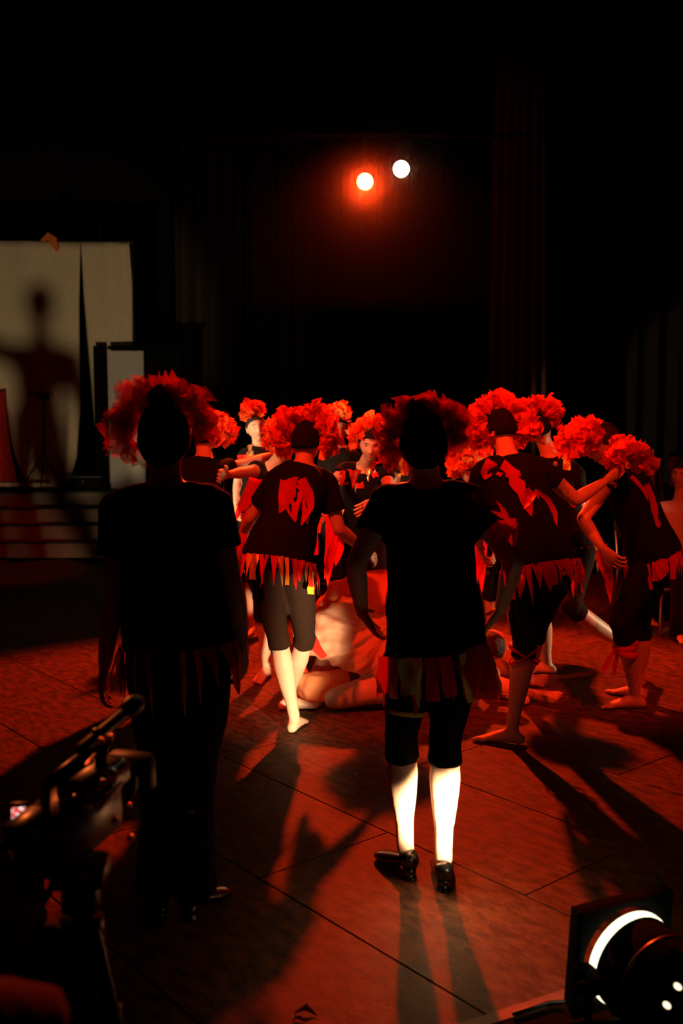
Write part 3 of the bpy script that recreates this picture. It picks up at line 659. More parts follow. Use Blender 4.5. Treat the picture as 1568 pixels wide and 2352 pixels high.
# bracket, yoke, stand
for sg in (-1, 1):
    obj('bracket', MB().box(LAMP+s*sg*(r+.022)-ax*.03-u*.005, .05, .08, .045, (s, ax, u), .006), MATB, t, b0, False)
    obj('tilt_knob', MB().tube([LAMP+s*sg*(r+.03)-ax*.06, LAMP+s*sg*(r+.075)-ax*.06], [.018, .018], 10), MATB, t, b0)
yk = [LAMP+s*(r+.05)-ax*.06, LAMP+s*(r+.05)-ax*.06-V((0, 0, .17)), LAMP-ax*.06-V((0, 0, .19)), LAMP-s*(r+.05)-ax*.06-V((0, 0, .17)), LAMP-s*(r+.05)-ax*.06]
obj('yoke', MB().tube(yk, [.012]*5, 8), MATB, t, b0)
obj('post', MB().tube([LAMP-ax*.06-V((0, 0, .18)), V((LAMP.x+.01, LAMP.y-.06, .05))], [.022, .026], 10), MATB, t, b0)
for a in (20, 100, 160, 250, 320):
    e = V((math.cos(math.radians(a)), math.sin(math.radians(a)), 0))*.19; c0 = V((LAMP.x+.01, LAMP.y-.06, .07))
    obj('foot', MB().tube([c0, V((c0.x+e.x, c0.y+e.y, .012))], [.011, .010], 6), MATB, t, b0)
vent_m = mat('lit_vent', (0, 0, 0), .5, 0, emit=(1, .84, .5), estr=2.2)
for (px, py) in ((1556, 2266), (1531, 2309)):
    c = P(px, py, 2.05); m = MB(); a = V((.7, 0, -.6)).normalized(); b_ = V((.6, 0, .7)).normalized(); m.ell(c, .0095, .006, .0062, (a, V((0, 1, 0)), b_), 14, 8)
    obj('vent_slot', m, vent_m, t, b0)
c = P(1650, 2300, 2.2); obj('dimmer_box', MB().box(c, .20, .12, .26, (V((.95, .3, 0)).normalized(), V((-.3, .95, 0)).normalized(), V((0, 0, 1))), .01), MATB, t, b0, False)
# gloss black edge strip of the dance floor and the cable
a = P(1085, 2350, YF(2350)); b = P(1560, 2195, YF(2195)); d_ = (b-a).normalized(); n_ = V((-d_.y, d_.x, 0))
q = MB().box((a+b)/2+V((0, 0, .006))-n_*.02, 2.2, .045, .012, (d_, n_, V((0, 0, 1))), .003); struct('trim_2', q, mat('brown_edge_strip', (.20, .11, .07), .5, .4, var=.3, vscale=20))
q = MB().box((a+b)/2+V((0, 0, .003))-n_*.46, 2.6, .82, .02, (d_, n_, V((0, 0, 1))), .003); struct('trim_3', q, mat('black_vinyl', (.006, .005, .0045), .9, .05, bump=.2))
pts = [P(1180, 2348, YF(2348)), P(1260, 2322, YF(2322)), P(1330, 2318, YF(2318)), P(1400, 2300, YF(2300)), V((LAMP.x, LAMP.y-.08, .02))]
pts = [V((p.x, p.y, .024)) for p in pts]; tag(obj('power_cable', MB().tube(pts, [.006]*5, 8), PLAS), 'black power cable running to the floor lantern', 'cable')
# scraps on the floor
def scrap(px, py, m, s_, lab, seed=0):
    c = P(px, py, YF(py)); q = MB(); rr = random.Random(seed)
    strip([c+V((-s_, 0, .004)), c+V((0, .2*s_, s_*.5+.004)), c+V((s_, -.3*s_, .004))], [s_*.4, s_*.9, s_*.2], V((rr.uniform(-.3, .3), 1, 0)), q, seed)
    o = obj('floor_scrap', q, m, None, V((c.x, c.y, 0))); tag(o, lab, 'scrap', 'scraps on the floor')
scrap(1251, 2171, RO, .010, 'tiny orange scrap on the floor left of the floor lantern', 1)
scrap(702, 2330, BLK, .030, 'black crumpled scrap on the floor at the bottom centre', 2)
scrap(688, 2346, BLK, .018, 'smaller black scrap at the bottom edge of the floor', 3)
scrap(1360, 1585+30, RR, .010, 'thin pale red thread on the floor left of the right-hand dancer', 4)
scrap(818, 1780, DUST, .010, 'thin pale straw on the floor left of the heeled woman', 5)
scrap(985, 1792-2, DUST, .008, 'tiny pale curl on the floor between the heeled woman\'s calves', 6)
rr = random.Random(5); q = MB()
for i in range(60):
    x = rr.gauss(.45, .18); y = rr.gauss(2.45, .22); q.ell((x, y, .001), .0012, .0012, .001, None, 5, 3)
o = obj('floor_dust', q, DUST); o['kind'] = 'stuff'; tag(o, 'pale dust specks scattered on the floor beside the floor lantern', 'dust')

# thin haze added to form a halo round the lit lanterns
hz = bpy.data.materials.new('halo_haze'); hz.use_nodes = True; nt = hz.node_tree; nt.nodes.clear(); o_ = nt.nodes.new('ShaderNodeOutputMaterial'); v_ = nt.nodes.new('ShaderNodeVolumeScatter')
v_.inputs['Density'].default_value = .002; v_.inputs['Anisotropy'].default_value = .93; nt.links.new(v_.outputs[0], o_.inputs['Volume'])
o = obj('halo_haze', MB().box((.4, 8.9, BW.z-.1), 4.4, 2.6, 2.6), hz); o['kind'] = 'stuff'; tag(o, 'thin haze added for the halo around the two lit lanterns', 'added haze')
# ------------------------------------------------------------------ people
def PP(l, Y=None): return [P(*(q if len(q) == 3 else (*q, Y))) for q in l]
BACK = (0, 1, -.15)
# 1 near woman at the left, black from behind
Y = 3.13
p1 = person('near woman at the left seen from behind in black shirt and wide trousers', (.05, 1, -.05), P(378, 1008, Y), P(380, 1112, Y), PP([(272, 1168), (492, 1160)], Y),
    PP([(262, 1370, 3.1), (532, 1345, 3.1)]), PP([(240, 1530, 3.16), (556, 1470, 3.14)]), PP([(232, 1592, 3.2), (560, 1560, 3.16)]), P(412, 1460, Y), PP([(374, 1760, 3.12), (446, 1765, 3.12)]),
    PP([(362, 2030, 3.14), (446, 2030, 3.13)]), [(-.35, 1, 0), (.6, 1, 0)], cap='bun', cr=dict(span=(-100, 78), r0=.10, r1=.185, n=42, seed=4, mo=.0, depth=.03, lean=-.01), crm=[TULD, TULD],
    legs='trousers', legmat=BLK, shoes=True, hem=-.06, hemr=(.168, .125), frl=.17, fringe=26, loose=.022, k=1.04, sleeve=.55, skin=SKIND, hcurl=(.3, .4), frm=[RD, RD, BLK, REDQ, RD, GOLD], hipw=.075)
# 2 near woman in heels
Y = 3.3
p2 = person('woman in black heeled shoes and capri leggings seen from behind, arms held out', (.06, 1, -.1), P(972, 1022, Y), P(978, 1112, Y), PP([(886, 1152), (1072, 1146)], Y),
    PP([(816, 1300, 3.22), (1180, 1290, 3.2)]), PP([(832, 1408, 3.32), (1150, 1400, 3.36)]), PP([(862, 1450, 3.4), (1112, 1448, 3.42)]), P(1000, 1462, Y), PP([(921, 1690, 3.30), (1022, 1700, 3.28)]),
    PP([(930, 1945, 3.42), (1018, 1985, 3.34)]), [(-.55, 1, 0), (.05, 1, 0)], cap='bun', cr=dict(span=(-100, 92), r0=.085, r1=.170, n=42, seed=9, mo=.0, depth=.03, size=1.0), crm=[TULD, TUL],
    shoes=True, hem=-.13, hemr=(.168, .125), frl=.15, fringe=26, loose=.016, legend=.20, sleeve=.5, skin=SKIN, hcurl=(.1, .1), frm=[RD, REDQ, RD, GOLD, RY, RR], hipw=.078, thin=.97,
    hnorm=[(.7, .5, -.3), (-.7, .5, -.3)])
T2, B2 = p2['T'], p2['base']
for i, (x0_, y0_, x1_, y1_, wd, m_, tip) in enumerate(((884, 1528, 880, 1592, .05, RR, 'cut'), (900, 1530, 906, 1590, .035, RD, 'point'), (950, 1532, 962, 1630, .055, GOLD, 'tri'), (928, 1532, 938, 1596, .05, GOLD, 'cut'), (990, 1530, 994, 1612, .045, RD, 'cut'),
        (1020, 1528, 1036, 1600, .045, RR, 'cut'), (1062, 1522, 1082, 1614, .03, RY, 'cut'), (1078, 1512, 1086, 1590, .05, RD, 'point'), (1092, 1506, 1104, 1606, .05, RR, 'cut'), (1104, 1500, 1120, 1590, .05, RD, 'cut'), (1110, 1500, 1133, 1606, .03, RR, 'cut'))):
    hang(p2, P(x0_, y0_-20, 3.14), P(x1_, y1_, 3.12), wd, m_, i+60, tip, 'hem_ribbon')
for i, (x0_, y0_, x1_, y1_, yy, wd, m_) in enumerate(((1088, 1128, 1150, 1176, 3.12, .045, REDQ), (1120, 1150, 1172, 1196, 3.13, .035, RD), (1172, 1190, 1160, 1345, 3.16, .04, RD), (1158, 1196, 1140, 1290, 3.18, .05, RD), (1178, 1200, 1184, 1330, 3.2, .03, REDQ))):
    hang(p2, P(x0_, y0_, yy), P(x1_, y1_, yy), wd, m_, i+80, 'point', 'sleeve_ribbon')
g = MB(); c0 = lerp(P(955, 1490, 3.3), P(921, 1690, 3.3), .72)
rgs = []
for z, q in ((-.008, .001), (-.008, .004), (.008, .004), (.008, .001)):
    rgs.append([c0+V((math.cos(k*.2618)*(.064+q), math.sin(k*.2618)*(.066+q), z+.012*math.cos(k*.2618+2.2))) for k in range(24)])
obj('garter', g.loft(rgs, False), RY, T2, B2)
# 5 barefoot dancer mid left
Y = 5.02
ft = P(666, 1684, YF(1684)); ft2 = P(655, 1632, YF(1632))
p5 = person('barefoot dancer in sheer capri leggings stepping away left of the heeled woman', (.15, 1, -.35), P(702, 1018, 5.1), P(698, 1066, 5.05), [P(632, 1104, 5.06), P(752, 1110, 5.05)],
    [P(578, 1190, 5.15), P(778, 1215, 5.05)], [P(556, 1236, 5.35), P(835, 1262, 5.2)], [P(545, 1262, 5.45), P(870, 1290, 5.3)], P(642, 1268, 4.92), [P(640, 1470, 4.98), P(700, 1465, 5.1)],
    [V((ft.x+.02, ft.y+.03, .08)), V((ft2.x+.02, ft2.y, .08))], [(.25, 1, 0), (1, .25, 0)], cr=dict(span=(-112, 100), r0=.09, r1=.193, n=100, seed=2, mo=.10), crm=[TULB, TULO],
    legmat=SHEER, hem=-.12, hemr=(.172, .135), frl=.15, fringe=36, loose=.012, legend=.10, hcurl=(.4, .2), k=1.0, frm=FR_MATS+[RY, GOLD])
for pts, wd, m, sd in (([(612, 1075), (592, 1095), (585, 1122)], .05, RR, 1), ([(657, 1104), (650, 1135), (652, 1160), (643, 1180)], .055, RR, 2), ([(668, 1100), (676, 1128), (670, 1162), (677, 1200)], .09, RR, 3),
                       ([(690, 1102), (703, 1132), (707, 1165), (690, 1208)], .065, RR, 4), ([(652, 1135), (650, 1160), (641, 1176)], .025, REDQ, 5), ([(690, 1150), (700, 1185), (704, 1204)], .035, RR, 6), ([(604, 1085), (588, 1110), (583, 1128)], .025, RD, 7)):
    applique(p5, pts, wd, m, sd)
hang(p5, P(716, 1190, 5.0), P(722, 1275, 5.0), .05, RR, 3); hang(p5, P(733, 1185, 5.0), P(730, 1225, 5.0), .03, RO, 4)
for i, (a, b, wd) in enumerate((((762, 1180), (752, 1345), .06), ((776, 1215), (745, 1330), .05), ((786, 1225), (770, 1300), .05), ((560, 1225), (548, 1300), .05), ((552, 1235), (536, 1275), .04))):
    hang(p5, P(*a, 5.08), P(*b, 5.08), wd, RR, i+20, 'point')
# 3 dancer behind the near left woman
Y = 6.0
p3 = person('dancer with dark cap and red-lit neck half hidden behind the near left woman', (.4, 1, -.2), P(472, 1000, Y), P(470, 1050, 5.95), PP([(420, 1085), (494, 1082)], 5.9),
    [P(405, 1170, 5.8), P(566, 1064, 6.15)], [P(410, 1230, 5.9), P(620, 1045, 6.4)], [P(412, 1260, 5.9), P(655, 1030, 6.5)], P(440, 1230, 5.85), PP([(395, 1390, 5.9), (455, 1390, 5.95)]),
    PP([(380, 1520, 6.0), (450, 1520, 6.1)]), [(.2, 1, 0), (.5, 1, 0)], cr=dict(span=(-95, 95), r0=.08, r1=.155, n=70, seed=5, mo=.02, lean=.06), crm=[TULB, TUL], loose=.03, sleeve=.5, headup=(.25, .1, 1), vox=.0115)
hang(p3, P(503, 1085, 5.85), P(508, 1150, 5.85), .05, RR, 1); 
# 4 dancer behind, arm to the left
Y = 5.75
p4 = person('dancer bending behind the sheer-legged one, level arm hung with long red ribbons', (-.25, -1, -.5), P(652, 1012, Y), P(632, 1068, 5.85), PP([(598, 1080), (668, 1090)], 5.9),
    [P(560, 1085, 5.75), P(690, 1150, 5.7)], [P(524, 1090, 5.6), P(700, 1210, 5.6)], [P(500, 1092, 5.5), P(705, 1240, 5.5)], P(640, 1215, 6.15), PP([(600, 1370, 6.0), (680, 1370, 6.1)]),
    PP([(612, 1500, 6.2), (690, 1500, 6.3)]), [(-.3, -1, 0), (.2, -1, 0)], cr=dict(span=(-100, 70), r0=.06, r1=.12, n=80, seed=6, mo=.15), crm=[TULB, TULO], face=True, headup=(-.2, -.3, 1), sleeve=.35, vox=.0115, fringe=16)
for i, (a, b, wd) in enumerate((((580, 1098), (536, 1205), .045), ((588, 1100), (560, 1175), .05), ((600, 1105), (606, 1160), .09), ((612, 1105), (596, 1150), .08), ((590, 1100), (545, 1240), .03), ((560, 1180), (565, 1235), .04))):
    hang(p4, P(*a, 5.7), P(*b, 5.68), wd, RR if i != 3 else RD, i+3, 'point')
# 6 pale standing girl
Y = 7.5
def dx(c, x, z, y=0): return c+V((x, y, z))
c = P(594, 982, Y)
c = P(588, 982, Y)
p6 = person('pale brightly lit girl standing at the back left with small red tuft', (.28, -1, .03), c, P(594, 1022, 7.53), PP([(562, 1047), (630, 1047)], 7.53),
    [P(545, 1105, 7.55), P(640, 1110, 7.55)], [P(541, 1160, 7.5), P(646, 1165, 7.5)], [P(545, 1186, 7.42), P(645, 1190, 7.42)], P(594, 1160, 7.55), PP([(578, 1290), (612, 1290)], 7.5),
    PP([(576, 1420), (614, 1420)], 7.5), [(-.2, -1, 0), (.3, -1, 0)], cr=dict(span=(-26, 26), r0=.085, r1=.195, n=55, seed=11, mo=.18, depth=.05), crm=[TULB, TULO], face=True, fringe=18, hem=-.03, hemr=(.15, .12),
    legs='capri', frm=[RY, RY, RD, GOLD], frl=.11, hcurl=(.5, .5), cap='short', cap_mat=HAIR, vox=.0115, k=.95, sleeve=.45)
for pts, wd, m, sd in (([(560, 1028), (556, 1045), (558, 1065)], .06, RR, 1), ([(567, 1022), (564, 1045), (565, 1068)], .03, REDQ, 2), ([(575, 1026), (578, 1040), (572, 1056)], .045, GOLD, 3), ([(571, 1022), (570, 1040), (569, 1062)], .02, RO, 4)):
    applique(p6, pts, wd, m, sd, 'cut', .014)
# 7 dark-haired girl
Y = 7.7
p7 = person('dimly lit standing girl at the back centre under a tall red tuft', (.12, -1, -.05), P(778, 985, Y), P(779, 1024, 7.73), PP([(748, 1048), (812, 1048)], 7.73),
    [P(736, 1105, 7.75), P(822, 1105, 7.75)], [P(732, 1160, 7.7), P(828, 1160, 7.7)], [P(732, 1185, 7.65), P(830, 1185, 7.65)], P(780, 1162, 7.75), PP([(764, 1290), (796, 1290)], 7.7),
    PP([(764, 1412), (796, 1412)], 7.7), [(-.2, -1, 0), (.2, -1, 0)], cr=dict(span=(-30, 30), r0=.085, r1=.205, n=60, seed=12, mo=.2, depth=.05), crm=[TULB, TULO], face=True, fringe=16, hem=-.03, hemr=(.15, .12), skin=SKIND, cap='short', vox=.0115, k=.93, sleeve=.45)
applique(p7, [(798, 1016), (806, 1022), (812, 1032)], .035, GOLD, 2, 'cut', .012)
# 8 crouching girl facing the camera
Y = 6.45
p8 = person('girl leaning forward facing the camera with red and gold pennants across her chest', (-.05, -1, -.30), P(852, 1019, 6.3), P(840, 1066, 6.42), [P(792, 1082, 6.45), P(886, 1082, 6.4)],
    [P(752, 1120, 6.3), P(894, 1140, 6.3)], [P(738, 1160, 6.1), P(858, 1150, 6.05)], [P(735, 1180, 6.0), P(820, 1176, 5.95)], P(838, 1232, 6.75), PP([(812, 1350, 6.5), (872, 1350, 6.5)]),
    PP([(812, 1480, 6.7), (870, 1480, 6.7)]), [(-.3, -1, 0), (.3, -1, 0)], cr=dict(span=(-100, 100), r0=.075, r1=.165, n=80, seed=13, mo=.25, depth=.045, lean=-.035), crm=[TULB, TULO], face=True, fringe=20, hem=-.02, hemr=(.155, .13),
    frm=[RR, RY, RP, RO, RP], frl=.12, hcurl=(.3, .15), cap='short', vox=.010, k=.98, loose=.01, headup=(.06, -.35, 1), sleeve=.33, neckdrop=.95)
for i, (pts, wd, m) in enumerate((([(786, 1082), (783, 1118)], .04, RD), ([(800, 1080), (800, 1112)], .045, RR), ([(812, 1080), (812, 1120)], .06, RR), ([(818, 1080), (817, 1130)], .02, GOLD), ([(830, 1080), (828, 1120)], .06, RR),
        ([(845, 1075), (846, 1105)], .045, GOLD), ([(856, 1070), (858, 1100)], .03, REDQ), ([(866, 1064), (868, 1095)], .04, RP), ([(872, 1054), (880, 1082)], .03, GOLD), ([(882, 1042), (888, 1078)], .04, REDQ))):
    applique(p8, pts, wd, m, i+5, ('point', 'cut', 'tri')[i % 3], .012)
# 14 bent dancer behind the woman in heels
p14 = person('dancer bent low just right of the heeled woman, orange-lit tulle crest showing', (-.3, -1, -.9), P(1078, 1072, 6.4), P(1098, 1110, 6.6), [P(1066, 1130, 6.65), P(1138, 1120, 6.6)],
    [P(1075, 1195, 6.5), P(1150, 1190, 6.5)], [P(1096, 1245, 6.4), P(1140, 1250, 6.4)], [P(1105, 1275, 6.35), P(1135, 1280, 6.35)], P(1150, 1215, 7.05), PP([(1125, 1330, 6.8), (1175, 1330, 6.8)]),
    PP([(1130, 1470, 7.0), (1178, 1470, 7.0)]), [(-.3, -1, 0), (.1, -1, 0)], cr=dict(span=(-105, 105), r0=.07, r1=.14, n=80, seed=14, mo=.45, depth=.06), crm=[TULB, TULO], fringe=14, vox=.0115, headup=(-.1, -.7, .6))
for i, (a, b, wd, m) in enumerate((((1096, 1215), (1092, 1300), .05, RP), ((1104, 1220), (1106, 1360), .06, RR), ((1100, 1225), (1103, 1265), .05, RY), ((1112, 1240), (1100, 1330), .05, RP), ((1088, 1210), (1096, 1340), .035, RR))):
    hang(p14, P(*a, 6.3), P(*b, 6.3), wd, m, i+2, 'point')
# 15 dark standing dancer behind
Y = 7.9
p15 = person('dark standing dancer at the back, mostly hidden behind the heeled woman\'s head', (-.1, -1, 0), P(958, 985, Y), P(955, 1025, Y), PP([(922, 1050), (990, 1050)], Y),
    PP([(908, 1110), (1000, 1110)], Y), PP([(905, 1165), (1004, 1165)], Y), PP([(905, 1190), (1004, 1190)], Y), P(955, 1162, Y), PP([(940, 1285), (970, 1285)], Y),
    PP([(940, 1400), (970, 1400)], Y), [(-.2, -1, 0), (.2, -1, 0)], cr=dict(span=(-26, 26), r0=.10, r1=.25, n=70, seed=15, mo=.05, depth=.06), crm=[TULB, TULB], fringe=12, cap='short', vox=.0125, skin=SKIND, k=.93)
for i, (pts, wd, m) in enumerate((([(915, 1042), (918, 1075)], .04, RD), ([(926, 1050), (924, 1090)], .03, RO), ([(936, 1055), (934, 1092)], .035, RD), ([(921, 1060), (920, 1095)], .025, RY))):
    applique(p15, pts, wd, m, i, 'cut', .012)
# 10 right-hand cap dancer
ft = P(1168, 1712, YF(1712))
p10 = person('dancer in tight black cap bending away at the right, red patches down her back', (-.05, 1, -.5), P(1150, 990, 5.0), P(1164, 1046, 4.9), [P(1106, 1086, 4.86), P(1246, 1080, 4.9)],
    [P(1092, 1195, 5.0), P(1322, 1148, 4.95)], [P(1100, 1250, 5.15), P(1388, 1106, 5.05)], [P(1108, 1280, 5.2), P(1430, 1076, 5.1)], P(1236, 1284, 4.78), [P(1205, 1480, 4.80), P(1232, 1440, 5.1)],
    [V((ft.x+.02, ft.y+.02, .08)), P(1196, 1590, 5.6)], [(-1, .35, 0), (-.6, 1, 0)], cr=dict(span=(-115, 118), r0=.08, r1=.19, n=90, seed=21, mo=.0), crm=[TULB, TUL],
    legmat=BLK, hem=-.08, hemr=(.172, .135), frl=.17, fringe=36, loose=.012, legend=.16, hcurl=(.3, .2), k=1.03, frm=[RR, RR, RD, RR, REDQ], sleeve=.38)
for pts, wd, m, sd in (([(1133, 1064), (1118, 1080), (1112, 1100)], .07, RR, 1), ([(1150, 1075), (1175, 1090), (1190, 1115), (1205, 1150)], .08, RR, 2), ([(1185, 1105), (1196, 1130), (1212, 1165), (1220, 1186)], .05, RR, 3),
                       ([(1205, 1125), (1216, 1140), (1203, 1170)], .05, REDQ, 4), ([(1225, 1128), (1252, 1150), (1270, 1180), (1276, 1210)], .035, RR, 5), ([(1168, 1083), (1185, 1085), (1195, 1094)], .03, RR, 6)):
    applique(p10, pts, wd, m, sd)
w_ = lerp(P(1322, 1148, 4.95), P(1388, 1106, 5.05), .0)
# ribbon tied under her knee
kk = lerp(P(1205, 1480, 4.8), V((ft.x+.02, ft.y+.02, .08)), .12)
for i, tl in enumerate((.35, -.35)):
    q = MB(); rgs = []
    for z, g_ in ((-.008, .0), (-.006, .005), (.006, .005), (.008, .0)):
        rgs.append([kk+V((math.cos(a*.2618)*(.068+g_), math.sin(a*.2618)*(.068+g_), z+tl*.12*math.cos(a*.2618))) for a in range(24)])
    obj('knee_ribbon', q.loft(rgs, False), RD, p10['T'], p10['base'])
# 11 lunging dancer behind
h1 = P(1255, 1548, YF(1548)); 
p11 = person('lunging barefoot dancer with yellow fringe behind the tight-capped dancer at the right', (.2, 1, -.3), P(1236, 985, 6.1), P(1262, 1045, 6.1), [P(1240, 1072, 6.1), P(1322, 1088, 6.05)],
    [P(1220, 1150, 6.2), P(1332, 1160, 6.1)], [P(1215, 1210, 6.3), P(1340, 1215, 6.2)], [P(1215, 1240, 6.35), P(1345, 1240, 6.3)], P(1300, 1245, 6.1), [P(1245, 1405, 5.9), P(1312, 1392, 5.7)],
    [V((h1.x, h1.y, .08)), P(1462, 1500, 6.1)], [(-1, .1, 0), (.8, -.3, -.9)], flat=(True, False), cr=dict(span=(-60, 75), r0=.08, r1=.18, n=80, seed=23, mo=.02, depth=.06), crm=[TULB, TUL],
    legmat=SHEER, hem=-.05, hemr=(.17, .135), frl=.15, fringe=20, frm=[RY, RO, RR, RY, GOLD], legend=.12, cap='short', vox=.0115, k=1.0, kneefront=(0, 0, 1))
applique(p11, [(1296, 1052), (1300, 1065), (1298, 1080)], .05, RY, 2, 'cut', .012); applique(p11, [(1304, 1140), (1312, 1152), (1318, 1166)], .04, RR, 3)
# 12 far right dancer bent to the left
h2 = P(1452, 1622, YF(1622)+.0)
p12 = person('dancer at the far right bowing leftwards, red ribbon tied below her knee', (-1, -.05, -.45), P(1388, 1020, 5.45), P(1424, 1074, 5.45), [P(1402, 1104, 5.3), P(1450, 1092, 5.65)],
    [P(1338, 1192, 5.15), P(1470, 1180, 5.8)], [P(1382, 1258, 5.05), P(1500, 1240, 5.8)], [P(1408, 1284, 5.0), P(1510, 1270, 5.8)], P(1500, 1268, 5.5), [P(1424, 1430, 5.35), P(1470, 1430, 5.65)],
    [V((h2.x, h2.y-.05, .08)), P(1462, 1600, 5.7)], [(-1, .05, 0), (-.5, .6, 0)], cap='short', cap_mat=HAIR, face=True, headup=(-.25, 0, 1), cr=dict(span=(-65, 65), r0=.06, r1=.175, n=70, seed=31, mo=.0, depth=.04, lean=.10), crm=[TULB, TUL],
    legmat=BLK, hem=-.06, hemr=(.175, .14), frl=.12, fringe=30, loose=.02, legend=.24, hcurl=(.6, .4), k=1.03, frm=[RR, RR, RD, RR, RO, REDQ], sleeve=.25, kneefront=(-1, 0, 0))
for pts, wd, m, sd in (([(1447, 1096), (1462, 1110), (1478, 1130), (1486, 1152)], .025, RR, 1), ([(1478, 1116), (1492, 1140), (1500, 1170), (1506, 1200)], .05, RR, 2), ([(1500, 1180), (1508, 1205), (1511, 1213)], .03, RR, 3), ([(1408, 1103), (1411, 1122)], .02, RR, 4)):
    applique(p12, pts, wd, m, sd)
kk = lerp(P(1424, 1430, 5.35), V((h2.x, h2.y-.05, .08)), .33)
for zz in (-.03, 0, .03):
    q = MB(); rgs = []
    for z, g_ in ((-.018, .0), (-.012, .006), (.012, .006), (.018, .0)):
        rgs.append([kk+V((math.cos(a*.2618)*(.062+g_), math.sin(a*.2618)*(.062+g_), z+zz+.01*math.cos(a*.26+zz*90))) for a in range(24)])
    obj('knee_ribbon', q.loft(rgs, False), RR, p12['T'], p12['base'])
hang(p12, kk+V((-.06, -.02, 0)), kk+V((-.13, -.03, -.13)), .03, RR, 3); hang(p12, kk+V((-.05, -.03, 0)), kk+V((-.07, -.03, -.15)), .025, RD, 4)
for i, (a, b, wd) in enumerate((((1384, 1250), (1392, 1340), .05), ((1392, 1262), (1402, 1385), .045), ((1380, 1245), (1378, 1310), .04))):
    hang(p12, P(*a, 5.05), P(*b, 5.05), wd, RD, i+40, 'point')
tq = obj('shoulder_tulle', crest(P(1440, 1066, 5.12), V((1, 0, 0)), V((0, -1, 0)), V((0, 0, 1)), 1, span=(-95, 95), r0=.04, r1=.125, n=60, seed=41, mo=.0, depth=.04), [TULB, TUL], p12['T'], p12['base'], kind='stuff')
# bracelet on a wrist near the cap dancer's shoulder
q = MB(); q.ell(P(1275, 1066, 4.78), .012, .010, .014); obj('bracelet', q, PLASTW, p10['T'], p10['base'])

